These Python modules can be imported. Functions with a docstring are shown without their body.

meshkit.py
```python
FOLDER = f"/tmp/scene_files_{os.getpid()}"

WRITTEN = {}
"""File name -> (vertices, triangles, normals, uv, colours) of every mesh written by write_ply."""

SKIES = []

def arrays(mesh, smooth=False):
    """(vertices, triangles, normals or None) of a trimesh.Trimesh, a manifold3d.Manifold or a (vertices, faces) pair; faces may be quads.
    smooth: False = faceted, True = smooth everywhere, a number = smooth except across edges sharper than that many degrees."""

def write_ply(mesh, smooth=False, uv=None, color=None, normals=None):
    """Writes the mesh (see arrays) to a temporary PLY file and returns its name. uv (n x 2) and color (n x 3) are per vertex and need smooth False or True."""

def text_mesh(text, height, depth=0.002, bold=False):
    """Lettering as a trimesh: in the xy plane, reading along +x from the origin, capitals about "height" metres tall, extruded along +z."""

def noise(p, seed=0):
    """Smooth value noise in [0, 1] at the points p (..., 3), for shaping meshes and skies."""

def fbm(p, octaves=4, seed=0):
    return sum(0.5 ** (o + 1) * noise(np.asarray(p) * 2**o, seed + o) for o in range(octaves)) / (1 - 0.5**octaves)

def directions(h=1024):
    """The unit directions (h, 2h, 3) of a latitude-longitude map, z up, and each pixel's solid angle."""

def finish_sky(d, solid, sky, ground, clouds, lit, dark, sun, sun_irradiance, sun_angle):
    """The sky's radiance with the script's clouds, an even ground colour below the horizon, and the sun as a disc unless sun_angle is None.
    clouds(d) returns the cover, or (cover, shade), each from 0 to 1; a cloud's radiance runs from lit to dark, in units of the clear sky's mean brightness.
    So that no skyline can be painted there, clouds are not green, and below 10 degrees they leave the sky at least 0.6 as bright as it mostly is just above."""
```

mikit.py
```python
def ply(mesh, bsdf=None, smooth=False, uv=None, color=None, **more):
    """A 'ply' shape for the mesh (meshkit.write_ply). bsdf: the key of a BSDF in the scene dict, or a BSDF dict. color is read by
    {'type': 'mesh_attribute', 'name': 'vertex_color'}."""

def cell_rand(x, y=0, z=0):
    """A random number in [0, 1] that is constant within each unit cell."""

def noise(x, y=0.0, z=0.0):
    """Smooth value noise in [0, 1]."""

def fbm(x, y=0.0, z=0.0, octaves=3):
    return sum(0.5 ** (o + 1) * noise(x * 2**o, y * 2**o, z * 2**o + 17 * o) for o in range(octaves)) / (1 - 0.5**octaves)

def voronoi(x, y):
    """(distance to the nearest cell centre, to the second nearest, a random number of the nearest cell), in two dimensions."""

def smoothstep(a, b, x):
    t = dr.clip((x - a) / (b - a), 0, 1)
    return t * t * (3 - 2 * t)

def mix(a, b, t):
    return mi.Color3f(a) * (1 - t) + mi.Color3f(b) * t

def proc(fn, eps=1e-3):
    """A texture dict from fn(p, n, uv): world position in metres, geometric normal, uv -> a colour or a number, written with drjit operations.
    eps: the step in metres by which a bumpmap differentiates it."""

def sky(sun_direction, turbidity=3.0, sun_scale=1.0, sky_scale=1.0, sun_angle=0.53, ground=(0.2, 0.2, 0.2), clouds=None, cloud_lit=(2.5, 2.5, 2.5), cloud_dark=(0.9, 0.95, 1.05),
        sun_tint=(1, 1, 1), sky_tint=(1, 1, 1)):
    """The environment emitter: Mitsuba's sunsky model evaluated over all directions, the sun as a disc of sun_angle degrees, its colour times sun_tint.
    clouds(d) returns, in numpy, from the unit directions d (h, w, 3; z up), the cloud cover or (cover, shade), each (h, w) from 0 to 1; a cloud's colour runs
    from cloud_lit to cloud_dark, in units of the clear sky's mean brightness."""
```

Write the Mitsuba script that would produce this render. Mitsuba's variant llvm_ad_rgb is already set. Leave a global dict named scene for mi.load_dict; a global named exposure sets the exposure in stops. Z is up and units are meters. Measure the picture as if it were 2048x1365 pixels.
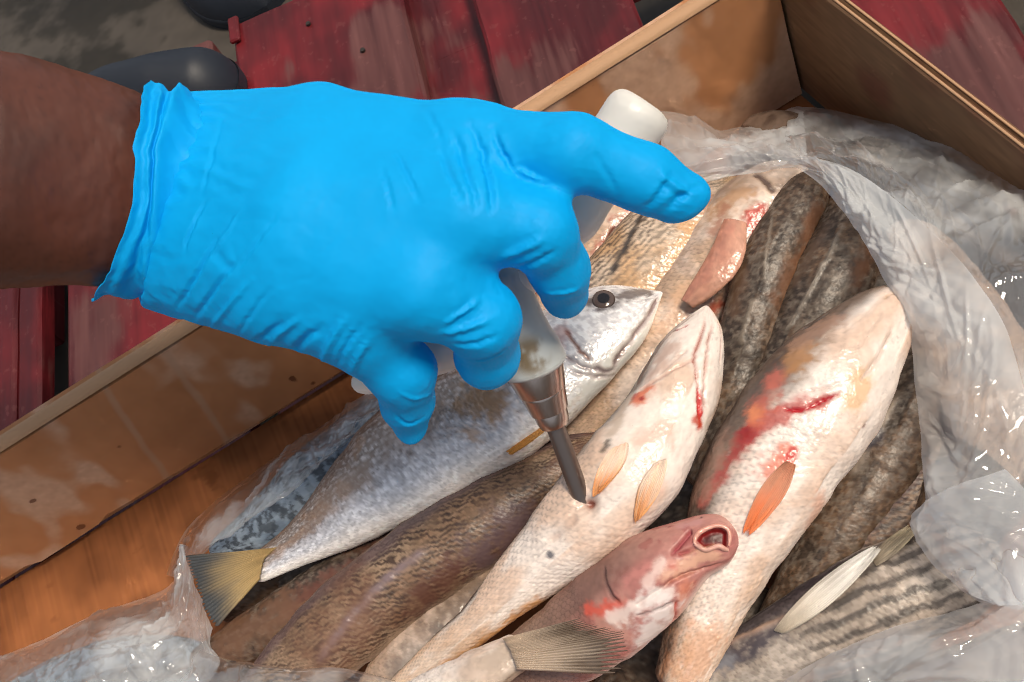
import math, drjit as dr, numpy as np, trimesh, mitsuba as mi, mikit, meshkit
from mikit import proc, noise, fbm, smoothstep, mix
from scipy.interpolate import PchipInterpolator, CubicSpline
from scipy.spatial import cKDTree

scene, labels = {}, {}
# ------------------------------------------------------------------ camera, sky, exposure
FPX, CX, CY, CAMH = 2472.0, 1024.0, 682.5, 0.54           # lens in pixels of the 2048x1365 photograph; camera height over the pallet
UPC = -np.array([1036.0, 1428.0, 2472.0]); UPC /= np.linalg.norm(UPC)
XC = np.array([1.0, 0, 0]) - UPC[0] * UPC; XC /= np.linalg.norm(XC)
YC = np.cross(UPC, XC)
R = np.stack([XC, YC, UPC])                                # camera axes -> world
ORIGIN = np.array([0, 0, CAMH])
fwd, down = R @ [0, 0, 1.0], R @ [0, 1.0, 0]
scene['camera'] = {'type': 'perspective', 'fov': math.degrees(2 * math.atan(1024 / FPX)), 'fov_axis': 'x', 'near_clip': 0.02, 'far_clip': 60.0,
                   'to_world': mi.ScalarTransform4f().look_at(origin=ORIGIN.tolist(), target=(ORIGIN + fwd).tolist(), up=(-down).tolist())}
SUN = R @ np.array([0.12, -0.45, -0.88])                   # towards the bright patch of the hazy sky
scene['sky'] = mikit.sky(SUN.tolist(), turbidity=3, sun_scale=0.8, sun_angle=18, sun_tint=(0.97, 1.0, 1.04), clouds=lambda d: 0.85 + 0 * d[..., 2], cloud_lit=(1.45, 1.48, 1.54))
exposure = 1.72


def at(px, py, z=0.0):
    """The place at height z that shows at this pixel of the photograph."""
    d = R @ np.array([(px - CX) / FPX, (py - CY) / FPX, 1.0])
    return ORIGIN + d * ((z - CAMH) / d[2])


def depth(p):
    return (np.asarray(p) - ORIGIN) @ fwd


def mpp(px, py, z):
    """Metres per pixel of the photograph there."""
    return depth(at(px, py, z)) / FPX


def project(p):
    c = (np.asarray(p) - ORIGIN) @ R
    return c[:, :2] / c[:, 2:] * FPX + [CX, CY]


def lin(r, g, b):
    return [((x / 255 + 0.055) / 1.055) ** 2.4 if x > 10 else x / 255 / 12.92 for x in (r, g, b)]


def sm(a, b, x):
    t = np.clip((x - a) / (b - a), 0, 1)
    return t * t * (3 - 2 * t)


def nz(x, y=0, z=0, seed=0):
    x, y, z = np.broadcast_arrays(np.asarray(x, float), y, z)
    return meshkit.noise(np.stack([x, y, z], -1), seed)


def fb(x, y=0, z=0, seed=0, o=4):
    return sum(0.5 ** (k + 1) * nz(np.asarray(x) * 2**k, np.asarray(y) * 2**k, np.asarray(z) * 2**k, seed + k) for k in range(o)) / (1 - 0.5**o)


def lerp3(a, b, t):
    return np.asarray(a) * (1 - t[..., None]) + np.asarray(b) * t[..., None]


def put(key, mesh, bsdf, label=None, category=None, group=None, kind=None, **k):
    n, name = 0, key
    while name in scene:
        n += 1
        name = f'{key}_{n:03d}'
    scene[name] = mikit.ply(mesh, bsdf, **k)
    tag(name, label, category, group, kind)
    return name


def tag(name, label=None, category=None, group=None, kind=None):
    d = {k: v for k, v in dict(label=label, category=category, group=group, kind=kind).items() if v}
    if d:
        labels[name] = d


THINGS = {}


def thing(name, label, category, group=None):
    n = THINGS.get(name, -1) + 1
    THINGS[name] = n
    key = name if n == 0 else f'{name}_{n:03d}'
    tag(key, label, category, group)
    return key


def grid_faces(nu, nv, closed_v=False):
    i, j = np.meshgrid(np.arange(nu - 1), np.arange(nv if closed_v else nv - 1), indexing='ij')
    a, b = i * nv + j, i * nv + (j + 1) % nv
    return np.stack([a, b, b + nv, a + nv], -1).reshape(-1, 4)


def vnormals(v, f):
    n = np.zeros_like(v)
    f = np.asarray(f)
    if f.shape[1] == 4:
        f = np.vstack([f[:, [0, 1, 2]], f[:, [0, 2, 3]]])
    c = np.cross(v[f[:, 1]] - v[f[:, 0]], v[f[:, 2]] - v[f[:, 0]])
    for k in range(3):
        np.add.at(n, f[:, k], c)
    return n / (np.linalg.norm(n, axis=1, keepdims=True) + 1e-20)


_tree = {}


def surface_points(v, n, pxs):
    """The surface points (towards the camera) that show at these pixels."""
    key = (id(v), len(v))
    if _tree.get('key') != key:
        front = np.nonzero(((ORIGIN - v) * n).sum(1) > 0)[0]
        _tree.update(key=key, v=v, front=front, tree=cKDTree(project(v[front])))
    d, i = _tree['tree'].query(np.asarray(pxs, float), k=24)
    p = v[_tree['front'][i]]
    return p[np.arange(len(p)), np.argmin(np.where(d < d[:, :1] + 3.0, (p - ORIGIN) @ fwd, 9), axis=1)]


def dist_to_line(v, pts, reach=0.02, n=90):
    """Distance of every v to the 3-D polyline (9 beyond reach), and the position 0..1 along it."""
    if len(pts) == 1:
        return np.linalg.norm(v - pts[0], axis=1), np.full(len(v), 0.5)
    w = np.linspace(0, 1, n)
    i = np.linspace(0, 1, len(pts))
    q = np.stack([np.interp(w, i, pts[:, k]) for k in range(3)], 1)
    best, where = np.full(len(v), 9.0), np.zeros(len(v))
    near = np.nonzero(((v > q.min(0) - reach) & (v < q.max(0) + reach)).all(1))[0]
    d, j = cKDTree(q).query(v[near], distance_upper_bound=reach)
    ok = np.isfinite(d)
    best[near[ok]], where[near[ok]] = d[ok], w[j[ok]]
    return best, where


def smooth_mesh(v, f, n=12):
    """Taubin smoothing with even weights."""
    import scipy.sparse as sp
    e = np.vstack([f[:, [0, 1]], f[:, [1, 2]], f[:, [2, 0]]])
    A = sp.coo_matrix((np.ones(len(e)), (e[:, 0], e[:, 1])), shape=(len(v), len(v))).tocsr()
    A = ((A + A.T) > 0).astype(float)
    A = sp.diags(1 / np.maximum(np.asarray(A.sum(1)).ravel(), 1)) @ A
    for k in range(2 * n):
        v = v + (0.5 if k % 2 == 0 else -0.52) * (A @ v - v)
    return v


def dense(pts, n=12):
    pts = np.asarray(pts, float)
    if len(pts) < 3:
        return np.array([pts[0] + (pts[-1] - pts[0]) * s for s in np.linspace(0, 1, n)]) if len(pts) > 1 else pts
    s = np.linspace(0, 1, len(pts))
    return CubicSpline(s, pts)(np.linspace(0, 1, n * (len(pts) - 1)))


def box_mesh(p, ux, uy, uz, bevel=0.0015):
    """A box from corner p along three edge vectors, with chamfered edges."""
    import manifold3d as m3
    L = [np.linalg.norm(u) for u in (ux, uy, uz)]
    b = min(bevel, min(L) * 0.3)
    pts = []
    for i in (0, 1):
        for j in (0, 1):
            for k in (0, 1):
                c = np.array([i * L[0], j * L[1], k * L[2]])
                s = np.array([1 - 2 * i, 1 - 2 * j, 1 - 2 * k]) * b
                for ax in range(3):
                    q = c + s
                    q[ax] = c[ax]
                    pts.append(q)
    m = trimesh.Trimesh(np.array(pts)).convex_hull
    M = np.stack([np.asarray(u) / l for u, l in zip((ux, uy, uz), L)])
    v = m.vertices @ M + np.asarray(p)
    f = m.faces if np.linalg.det(M) > 0 else m.faces[:, ::-1]
    return trimesh.Trimesh(v, f, process=False)


# ------------------------------------------------------------------ materials
def mat(key, **k):
    scene[key] = {'type': 'twosided', 'b': {'type': 'principled', **k}} if not k.pop('single', False) else {'type': 'principled', **k}


def rgb(*c):
    return {'type': 'rgb', 'value': list(map(float, c))}


VC = {'type': 'mesh_attribute', 'name': 'vertex_color'}
WET = proc(lambda p, n, uv: fbm(p.x * 620, p.y * 620, p.z * 620, 2), eps=2e-4)
for nm, kw in (('m_fish', dict(roughness=0.30, specular=0.5, clearcoat=0.7, clearcoat_gloss=0.9)), ('m_dark', dict(roughness=0.46, specular=0.4, clearcoat=0.15, clearcoat_gloss=0.85)), ('m_silver', dict(roughness=0.25, metallic=0.18, specular=0.6, clearcoat=0.8, clearcoat_gloss=0.92))):
    scene[nm] = {'type': 'twosided', 'b': {'type': 'bumpmap', 'arbitrary': WET, 'scale': 0.00022 if nm == 'm_dark' else 0.00042, 'b': {'type': 'principled', 'base_color': VC, **kw}}}
mat('m_fin', base_color=VC, roughness=0.32, specular=0.5, clearcoat=0.3, clearcoat_gloss=0.85)
mat('m_eye', base_color=VC, roughness=0.12, specular=0.6)
mat('m_skin', base_color=VC, roughness=0.42, specular=0.45)
mat('m_glove', base_color=VC, roughness=0.55, specular=0.14)
mat('m_steel', base_color=rgb(0.52, 0.44, 0.40), roughness=0.22, metallic=1.0)
mat('m_steel_dark', base_color=rgb(0.20, 0.165, 0.15), roughness=0.35, metallic=0.9)
mat('m_handle', base_color=VC, roughness=0.35, specular=0.5)
mat('m_boot', base_color=rgb(0.009, 0.013, 0.022), roughness=0.55, specular=0.5)
mat('m_nail', base_color=rgb(0.06, 0.05, 0.045), roughness=0.5, metallic=0.7)


def concrete(p, n, uv):
    a = fbm(p.x * 9, p.y * 9, 0.0, 4)
    b = fbm(p.x * 60, p.y * 60, 3.0, 3)
    w = smoothstep(0.42, 0.60, a + 0.25 * (b - 0.5))
    return mix(mi.Color3f(0.055, 0.046, 0.038), mi.Color3f(0.015, 0.012, 0.008), w) * (0.75 + 0.5 * b)


mat('m_ground', base_color=proc(concrete), roughness=0.6, specular=0.4)

PDIR = at(130, 860, 0) - at(130, 600, 0); PDIR /= np.linalg.norm(PDIR)      # the planks' direction
PSIDE = np.cross([0, 0, 1.0], PDIR)


def paint(p, n, uv):
    s = p.x * float(PSIDE[0]) + p.y * float(PSIDE[1])
    a = p.x * float(PDIR[0]) + p.y * float(PDIR[1])
    big = fbm(s * 13 + 5, a * 8, p.z * 8, 4)
    grain = fbm(s * 190, a * 14, p.z * 190, 3)
    chips = fbm(s * 70, a * 45, p.z * 60, 3)
    worn = smoothstep(0.565, 0.675, big + 0.22 * (grain - 0.5) + 0.12 * (chips - 0.5))
    red = mix(mi.Color3f(0.055, 0.0045, 0.007), mi.Color3f(0.140, 0.0080, 0.012), smoothstep(0.35, 0.75, fbm(s * 24, a * 20, 9.0, 3)))
    wood = mix(mi.Color3f(0.045, 0.026, 0.023), mi.Color3f(0.098, 0.065, 0.057), grain)
    wood = mix(wood, mi.Color3f(0.10, 0.016, 0.018), 0.55)
    spot = smoothstep(0.72, 0.80, fbm(s * 300, a * 210, 2.0, 3))
    c = mix(red, wood, worn)
    return mix(c, mi.Color3f(0.24, 0.10, 0.09), spot * 0.12) * (0.60 + 0.8 * grain)


mat('m_paint', base_color=proc(paint), roughness=0.48, specular=0.4)
scene['m_plank'] = {'type': 'twosided', 'b': {'type': 'bumpmap', 'arbitrary': proc(lambda p, n, uv: 0.6 * fbm((p.x * float(PSIDE[0]) + p.y * float(PSIDE[1])) * 260, (p.x * float(PDIR[0]) + p.y * float(PDIR[1])) * 22, p.z * 200, 3)),
                                               'scale': 0.0022, 'b': scene['m_paint']['b']}}

# ------------------------------------------------------------------ the setting: ground
g = 30.0
put('ground', (np.array([[-g, -g, -0.14], [g, -g, -0.14], [g, g, -0.14], [-g, g, -0.14]]), np.array([[0, 1, 2], [0, 2, 3]])), 'm_ground', 'dark wet concrete ground', kind='structure')


# ------------------------------------------------------------------ the red pallet: boards as parts
pal = thing('pallet', 'worn red painted wooden pallet under the cardboard box', 'pallet')


def plank_px(c0, c1, w0, w1, z, th, y_ref, part='plank', bev=0.0025):
    """A board whose top at height z runs along PDIR from c0 to c1 (metres from the reference), between the pixels w0, w1 on row y_ref."""
    a, b = at(w0, y_ref, z), at(w1, y_ref, z)
    o = a + PDIR * (c0 - (a @ PDIR))
    w = (b - a) @ PSIDE
    o = o - np.array([0, 0, th])
    m = box_mesh(o, PDIR * (c1 - c0), PSIDE * w, np.array([0, 0, th]), bev)
    m = m.subdivide_to_size(0.03)
    v = np.array(m.vertices)
    k = fb(v[:, 0] * 25, v[:, 1] * 25, v[:, 2] * 25, 5) - 0.5
    v[:, :2] += (k * 0.004)[:, None] * PSIDE[:2]
    v[:, 2] += (fb(v[:, 0] * 12, v[:, 1] * 12, v[:, 2] * 9, 8) - 0.5) * 0.003
    return put(f'{pal}__{part}', trimesh.Trimesh(v, m.faces, process=False), 'm_plank')


ZP = -0.004
END = at(440, 62, ZP) @ PDIR                       # the pallet's far end
NEAR = END + 0.95
plank_px(END + 0.004, NEAR, -420, -190, ZP, 0.018, 600)
plank_px(END - 0.003, NEAR, -170, 33, ZP + 0.001, 0.018, 600)
plank_px(END + 0.006, NEAR, 36, 80, ZP, 0.018, 600)
plank_px(END + 0.002, NEAR, 131, 470, ZP, 0.018, 600)
plank_px(END, NEAR, 474, 838, ZP, 0.018, 140)
plank_px(END - 0.06, NEAR - .52, 842, 1010, ZP - 0.019, 0.018, 140)          # a board one layer lower
plank_px(END - 0.05, NEAR, 983, 1320, ZP + 0.001, 0.02, 140)
plank_px(END - 0.10, NEAR, 1742, 2094, ZP, 0.018, 140)
plank_px(END - 0.12, NEAR, 2210, 2500, ZP, 0.018, 140)
for off in (0.012, 0.42, 0.85):                      # cross boards and blocks underneath
    a, b = at(-420, 600, ZP), at(2500, 140, ZP)
    o = a + PDIR * (END + off - a @ PDIR) - np.array([0, 0, 0.042])
    put(f'{pal}__cross_board', box_mesh(o, PDIR * 0.085, PSIDE * ((b - a) @ PSIDE), np.array([0, 0, 0.0225])), 'm_plank')
    for k in (0.05, 0.5, 0.9):
        o2 = o + PSIDE * ((b - a) @ PSIDE) * k - np.array([0, 0, 0.097])
        put(f'{pal}__block', box_mesh(o2, PDIR * 0.085, PSIDE * 0.09, np.array([0, 0, 0.0965])), 'm_plank')
for px, py in ((618, 50), (727, 103)):
    m = trimesh.creation.cylinder(0.0017, 0.0016, sections=12)
    m.apply_translation(at(px, py, ZP) + [0, 0, 0.0012])
    put(f'{pal}__nail', m, 'm_nail')
# a splinter standing off the end of the broad board
sp = at(462, 60, ZP)
put(f'{pal}__splinter', box_mesh(sp - PDIR * 0.007 + [0, 0, 0.001], PDIR * 0.025, PSIDE * 0.008, np.array([0, 0, 0.004]), 0.002), 'm_plank')

# ------------------------------------------------------------------ the cardboard box
COR = at(1605, 190, 0.0)
L0 = at(0, 1190, 0.0)
WX = (COR - L0); WLEN = np.linalg.norm(WX); WX /= WLEN           # along the long wall towards the corner


def solve_height(base, line_a, line_b):
    lo, hi = 0.0, 0.3
    s = lambda h: np.cross(np.subtract(line_b, line_a), project(np.array([base + [0, 0, h]]))[0] - line_a)
    s0 = s(0.0)
    for _ in range(50):
        m = (lo + hi) / 2
        lo, hi = (m, hi) if s(m) * s0 > 0 else (lo, m)
    return lo


HW = (solve_height(at(345, 975, 0), (0, 897), (1400, 3)) + solve_height(COR, (0, 897), (1400, 3))) / 2
HE = HW
WY = at(2048, 318, HE) - COR; WY[2] = 0; WY /= np.linalg.norm(WY)   # along the end wall away from the corner
NIN_L = np.cross(WX, [0, 0, 1.0]); NIN_L /= np.linalg.norm(NIN_L)
if NIN_L @ WY < 0:
    NIN_L = -NIN_L
NIN_R = np.cross(WY, [0, 0, 1.0]); NIN_R /= np.linalg.norm(NIN_R)
if NIN_R @ WX > 0:
    NIN_R = -NIN_R
print('wall height', HW, 'len', WLEN, 'corner', COR, 'angle', math.degrees(math.acos(WX @ WY)))


FOLDS = [tuple(float(np.dot(at(x, y, z), WX)) for x, y, z in q) for q in (((345, 975, 0.0), (215, 805, 0.1)), ((450, 850, 0.0), (335, 715, 0.1)))]


def kraft(p, n, uv):
    # wet patches soak the board: darker and more orange; drips run down
    s = p.x * float(WX[0]) + p.y * float(WX[1])
    wetter = smoothstep(0.12, -0.30, s)
    a = fbm(s * 21 + 4.7, p.z * 11, p.y * 2, 4)
    b = fbm(s * 60, p.z * 46, p.y * 30, 3)
    wet = smoothstep(0.452, 0.535, a + 0.10 * (b - 0.5) + 0.14 * wetter - 0.055)
    fib = fbm(s * 300, p.z * 300, p.y * 300, 2)
    dry = mix(mi.Color3f(0.43, 0.250, 0.158), mi.Color3f(0.55, 0.34, 0.225), fib)
    soak = mix(mi.Color3f(0.32, 0.125, 0.044), mi.Color3f(0.45, 0.195, 0.082), b)
    c = mix(dry, soak, wet * 0.9)
    for s0, s1 in FOLDS:                              # two creases where the board was once folded
        c = mix(c, mi.Color3f(0.40, 0.25, 0.165), 0.55 * smoothstep(0.0030, 0.0004, dr.abs(s - s0 - (s1 - s0) * p.z / 0.1 - 0.004 * (b - 0.5))))
    spots = smoothstep(0.83, 0.88, fbm(s * 75, p.z * 75, p.y * 75 + 4, 2))
    return mix(c, mi.Color3f(0.075, 0.018, 0.006), spots * 0.75)


mat('m_card', base_color=proc(kraft), roughness=0.7, specular=0.3)
scene['m_kraft'] = {'type': 'twosided', 'b': {'type': 'bumpmap', 'arbitrary': proc(lambda p, n, uv: fbm((p.x * float(WX[0]) + p.y * float(WX[1])) * 130, p.z * 60, p.y * 40, 3)), 'scale': 0.0016, 'b': scene['m_card']['b']}}


def floor_board(p, n, uv):
    s = p.x * float(WX[0]) + p.y * float(WX[1])
    q = p.x * float(NIN_L[0]) + p.y * float(NIN_L[1])
    flute = 0.5 + 0.5 * mi.Float(0) + 0.5 * (noise(s * 620, q * 22, 1.0) - 0.5)
    b = fbm(s * 40, q * 40, 2.0, 3)
    flute = dr.clip(0.5 + 2.4 * (flute - 0.5), 0, 1)
    c = mix(mi.Color3f(0.135, 0.046, 0.016), mi.Color3f(0.31, 0.115, 0.042), flute * 0.28 + 0.12 + 0.6 * smoothstep(0.25, 0.75, b))
    return mix(c, mi.Color3f(0.10, 0.028, 0.008), 0.6 * smoothstep(0.68, 0.86, fbm(s * 55, q * 80, 6.0, 4)))


mat('m_floor_flat', base_color=proc(floor_board), roughness=0.5, specular=0.4)
scene['m_floor'] = {'type': 'twosided', 'b': {'type': 'bumpmap', 'arbitrary': proc(lambda p, n, uv: noise((p.x * float(WX[0]) + p.y * float(WX[1])) * 620, (p.x * float(NIN_L[0]) + p.y * float(NIN_L[1])) * 30, 1.0), eps=3e-4), 'scale': 0.0006, 'b': scene['m_floor_flat']['b']}}
mat('m_card_edge', base_color=rgb(0.42, 0.245, 0.135), roughness=0.7)
mat('m_flute', base_color=rgb(0.13, 0.062, 0.03), roughness=0.8)
def end_brown(p, n, uv):  # board of the end wall: darker brown than the long wall, mottled
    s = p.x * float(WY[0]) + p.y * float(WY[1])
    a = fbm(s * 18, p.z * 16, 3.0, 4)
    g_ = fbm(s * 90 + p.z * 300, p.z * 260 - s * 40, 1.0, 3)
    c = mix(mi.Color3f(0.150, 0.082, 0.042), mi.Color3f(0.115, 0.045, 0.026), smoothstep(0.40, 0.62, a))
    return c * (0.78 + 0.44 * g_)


mat('m_end_brown', base_color=proc(end_brown), roughness=0.62, specular=0.3)
cart = thing('cardboard_box', 'damp brown cardboard box lined with a clear bag and filled with fish', 'box')
BEG = L0 - WX * 0.16
LL = WLEN + 0.16
TH = 0.0050
LONG = 0.52


def panel(key, o, ux, uy, uz, m='m_kraft', wob=0.0012, bev=0.0008, cell=0.012):
    b = box_mesh(o, ux, uy, uz, bev).subdivide_to_size(cell * 2)
    v = np.array(b.vertices)
    nrm = uy / np.linalg.norm(uy)
    v += nrm * ((fb(v[:, 0] * 14, v[:, 1] * 14, v[:, 2] * 14, 3) - 0.5) * 2 * wob)[:, None]
    return put(key, trimesh.Trimesh(v, b.faces, process=False), m)


Z = np.array([0, 0, 1.0])
# long wall: outer sheet, turned-in inner sheet with a torn lower edge, light folded rim
panel(f'{cart}__wall', BEG - NIN_L * 0.0105, WX * LL, NIN_L * TH, Z * (HW - 0.002))
nf = 90
s = np.linspace(0, LL + 0.0, nf)
low = 0.004 + 0.004 * fb(s * 9, 0, 0, 21) + 0.004 * (nz(s * 23, 0, 0, 5) > 0.55)
low[-12:] = 0.001
gv = []
for off in (0.0, -0.0046):
    for row in (0, 0.25, 0.5, 0.75, 1):
        z = low * (1 - row) + (HW - 0.0055) * row
        bow = (fb(s * 16, z * 25, off * 0, 31) - 0.5) * 0.0035
        gv.append(BEG + s[:, None] * WX + (bow + off)[:, None] * NIN_L + z[:, None] * Z)
gv = np.array(gv)                                   # 10 rows x nf
ring = [0, 1, 2, 3, 4, 9, 8, 7, 6, 5]
gg = gv[ring].transpose(1, 0, 2).reshape(-1, 3)
put(f'{cart}__inner_flap', (gg, grid_faces(nf, 10, True)), 'm_kraft', 'water stained inner flap of the long wall with torn lower edge')
rim = []
for k in range(9):
    a = math.pi * k / 8
    rim.append(BEG + s[:, None] * WX + (-0.0040 + 0.0044 * math.cos(a)) * NIN_L + ((HW - 0.0040 + 0.0035 * math.sin(a)) + 0.0006 * (fb(s * 30, k, 0, 6) - 0.5))[:, None] * Z)
rim = np.array(rim).transpose(1, 0, 2).reshape(-1, 3)
put(f'{cart}__folded_rim', (rim, grid_faces(nf, 9)), 'm_card_edge', 'pale folded top edge of the long wall', smooth=True)
# end wall in two plies, with pale cut edges
eo = COR + WX * 0.002 - WY * 0.014
for k, off in enumerate((0.0, 0.0040)):
    panel(f'{cart}__end_wall', eo - NIN_R * (off + 0.0034), WY * LONG, NIN_R * 0.0034, Z * (HE - 0.0012 * k), 'm_end_brown')
    for q in (0.0008,):
        panel(f'{cart}__cut_edge', eo - NIN_R * (off + q + 0.0012) + Z * (HE - 0.0012 * k + 0.0002), WY * LONG, NIN_R * 0.0011, Z * 0.0009, 'm_card_edge', 0.0, 0.0002, 0.05)
# the walls on this side stand outside the picture
panel(f'{cart}__near_wall', BEG + NIN_L * (LONG - 0.01), WX * LL, NIN_L * TH, Z * HW * 0.55)
fl = np.array([BEG + NIN_L * -0.004 + WX * 0.0, COR - WX * 0.001 + NIN_L * -0.004, COR - WX * 0.001 + WY * LONG, BEG + NIN_L * LONG])
fl = np.vstack([fl, fl - Z * 0.003])
put(f'{cart}__bottom', (fl, np.array([[0, 1, 2, 3], [7, 6, 5, 4], [0, 4, 5, 1], [1, 5, 6, 2], [2, 6, 7, 3], [3, 7, 4, 0]])), 'm_floor', 'wet orange bottom board of the box')

# ------------------------------------------------------------------ fish
CREAM, PINK, BLOOD, ORANGE = [0.66, 0.49, 0.40], [0.60, 0.27, 0.22], [0.30, 0.018, 0.014], [0.68, 0.21, 0.045]


def hexcells(x, y, jit=0.0):
    """Scale lattice: (0 at a scale's middle .. 1 at its rim, random number of the scale)."""
    best, rnd = np.full(x.shape, 9.0), np.zeros(x.shape)
    second = np.full(x.shape, 9.0)
    r = np.round(y / 0.866)
    for dr_ in (-1, 0, 1):
        row = r + dr_
        off = 0.5 * (np.mod(row, 2))
        c0 = np.round(x - off)
        for dc in (-1, 0, 1):
            cx, cy = c0 + dc + off, row * 0.866
            d = np.hypot(x - cx, y - cy)
            h = np.mod(np.sin((c0 + dc) * 12.9898 + row * 78.233) * 43758.5453, 1.0)
            m = d < best
            second = np.where(m, best, np.minimum(second, d))
            rnd = np.where(m, h, rnd)
            best = np.where(m, d, best)
    return np.clip(1 - (second - best) / 0.6, 0, 1), rnd


def pig_belly(t, c, X, Y, sd):
    """(colour, relief) of a fish seen from its pale belly."""
    n1, n2, n3 = fb(X * 45, Y * 45, 0, sd), fb(X * 150, Y * 150, 1, sd + 9), fb(X * 500, Y * 500, 2, sd + 3, 3)
    rim, rnd = hexcells(X / 0.0033 + .35 * n2, Y / 0.0033 + .35 * n1)
    sc = sm(0.30, 0.45, t) * sm(1.0, 0.93, t)
    col = lerp3([0.80, 0.71, 0.65], [0.66, 0.49, 0.39], sm(0.42, 0.72, n1))
    col = lerp3(col, [0.58, 0.38, 0.23], 0.65 * sm(0.62, 0.98, t + 0.20 * (n1 - 0.5)) * sm(0.3, 0.6, n2 + 0.1))
    back = sm(0.62, 0.44, c + 0.16 * (n1 - 0.5))
    bk = lerp3([0.150, 0.105, 0.080], [0.070, 0.046, 0.036], sm(0.35, 0.7, n2))
    col = lerp3(col, bk, back)
    col = col * (1 - 0.30 * (sc * sm(0.50, 1, rim) * (0.45 + 0.75 * sm(0.95, 0.6, c))))[..., None] * (0.93 + 0.14 * rnd * sc)[..., None] * (0.86 + 0.28 * n3)[..., None]
    freck = sm(0.70, 0.76, fb(X * 620, Y * 620, 4, sd, 2)) * sm(0.55, 0.7, nz(X * 40, Y * 40, 9, sd))
    col = lerp3(col, [0.10, 0.07, 0.055], 0.22 * freck)
    return col, -0.00022 * sc * sm(0.5, 1, rim) + 0.0020 * (n1 - 0.5) + 0.0006 * (n2 - 0.5)


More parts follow.
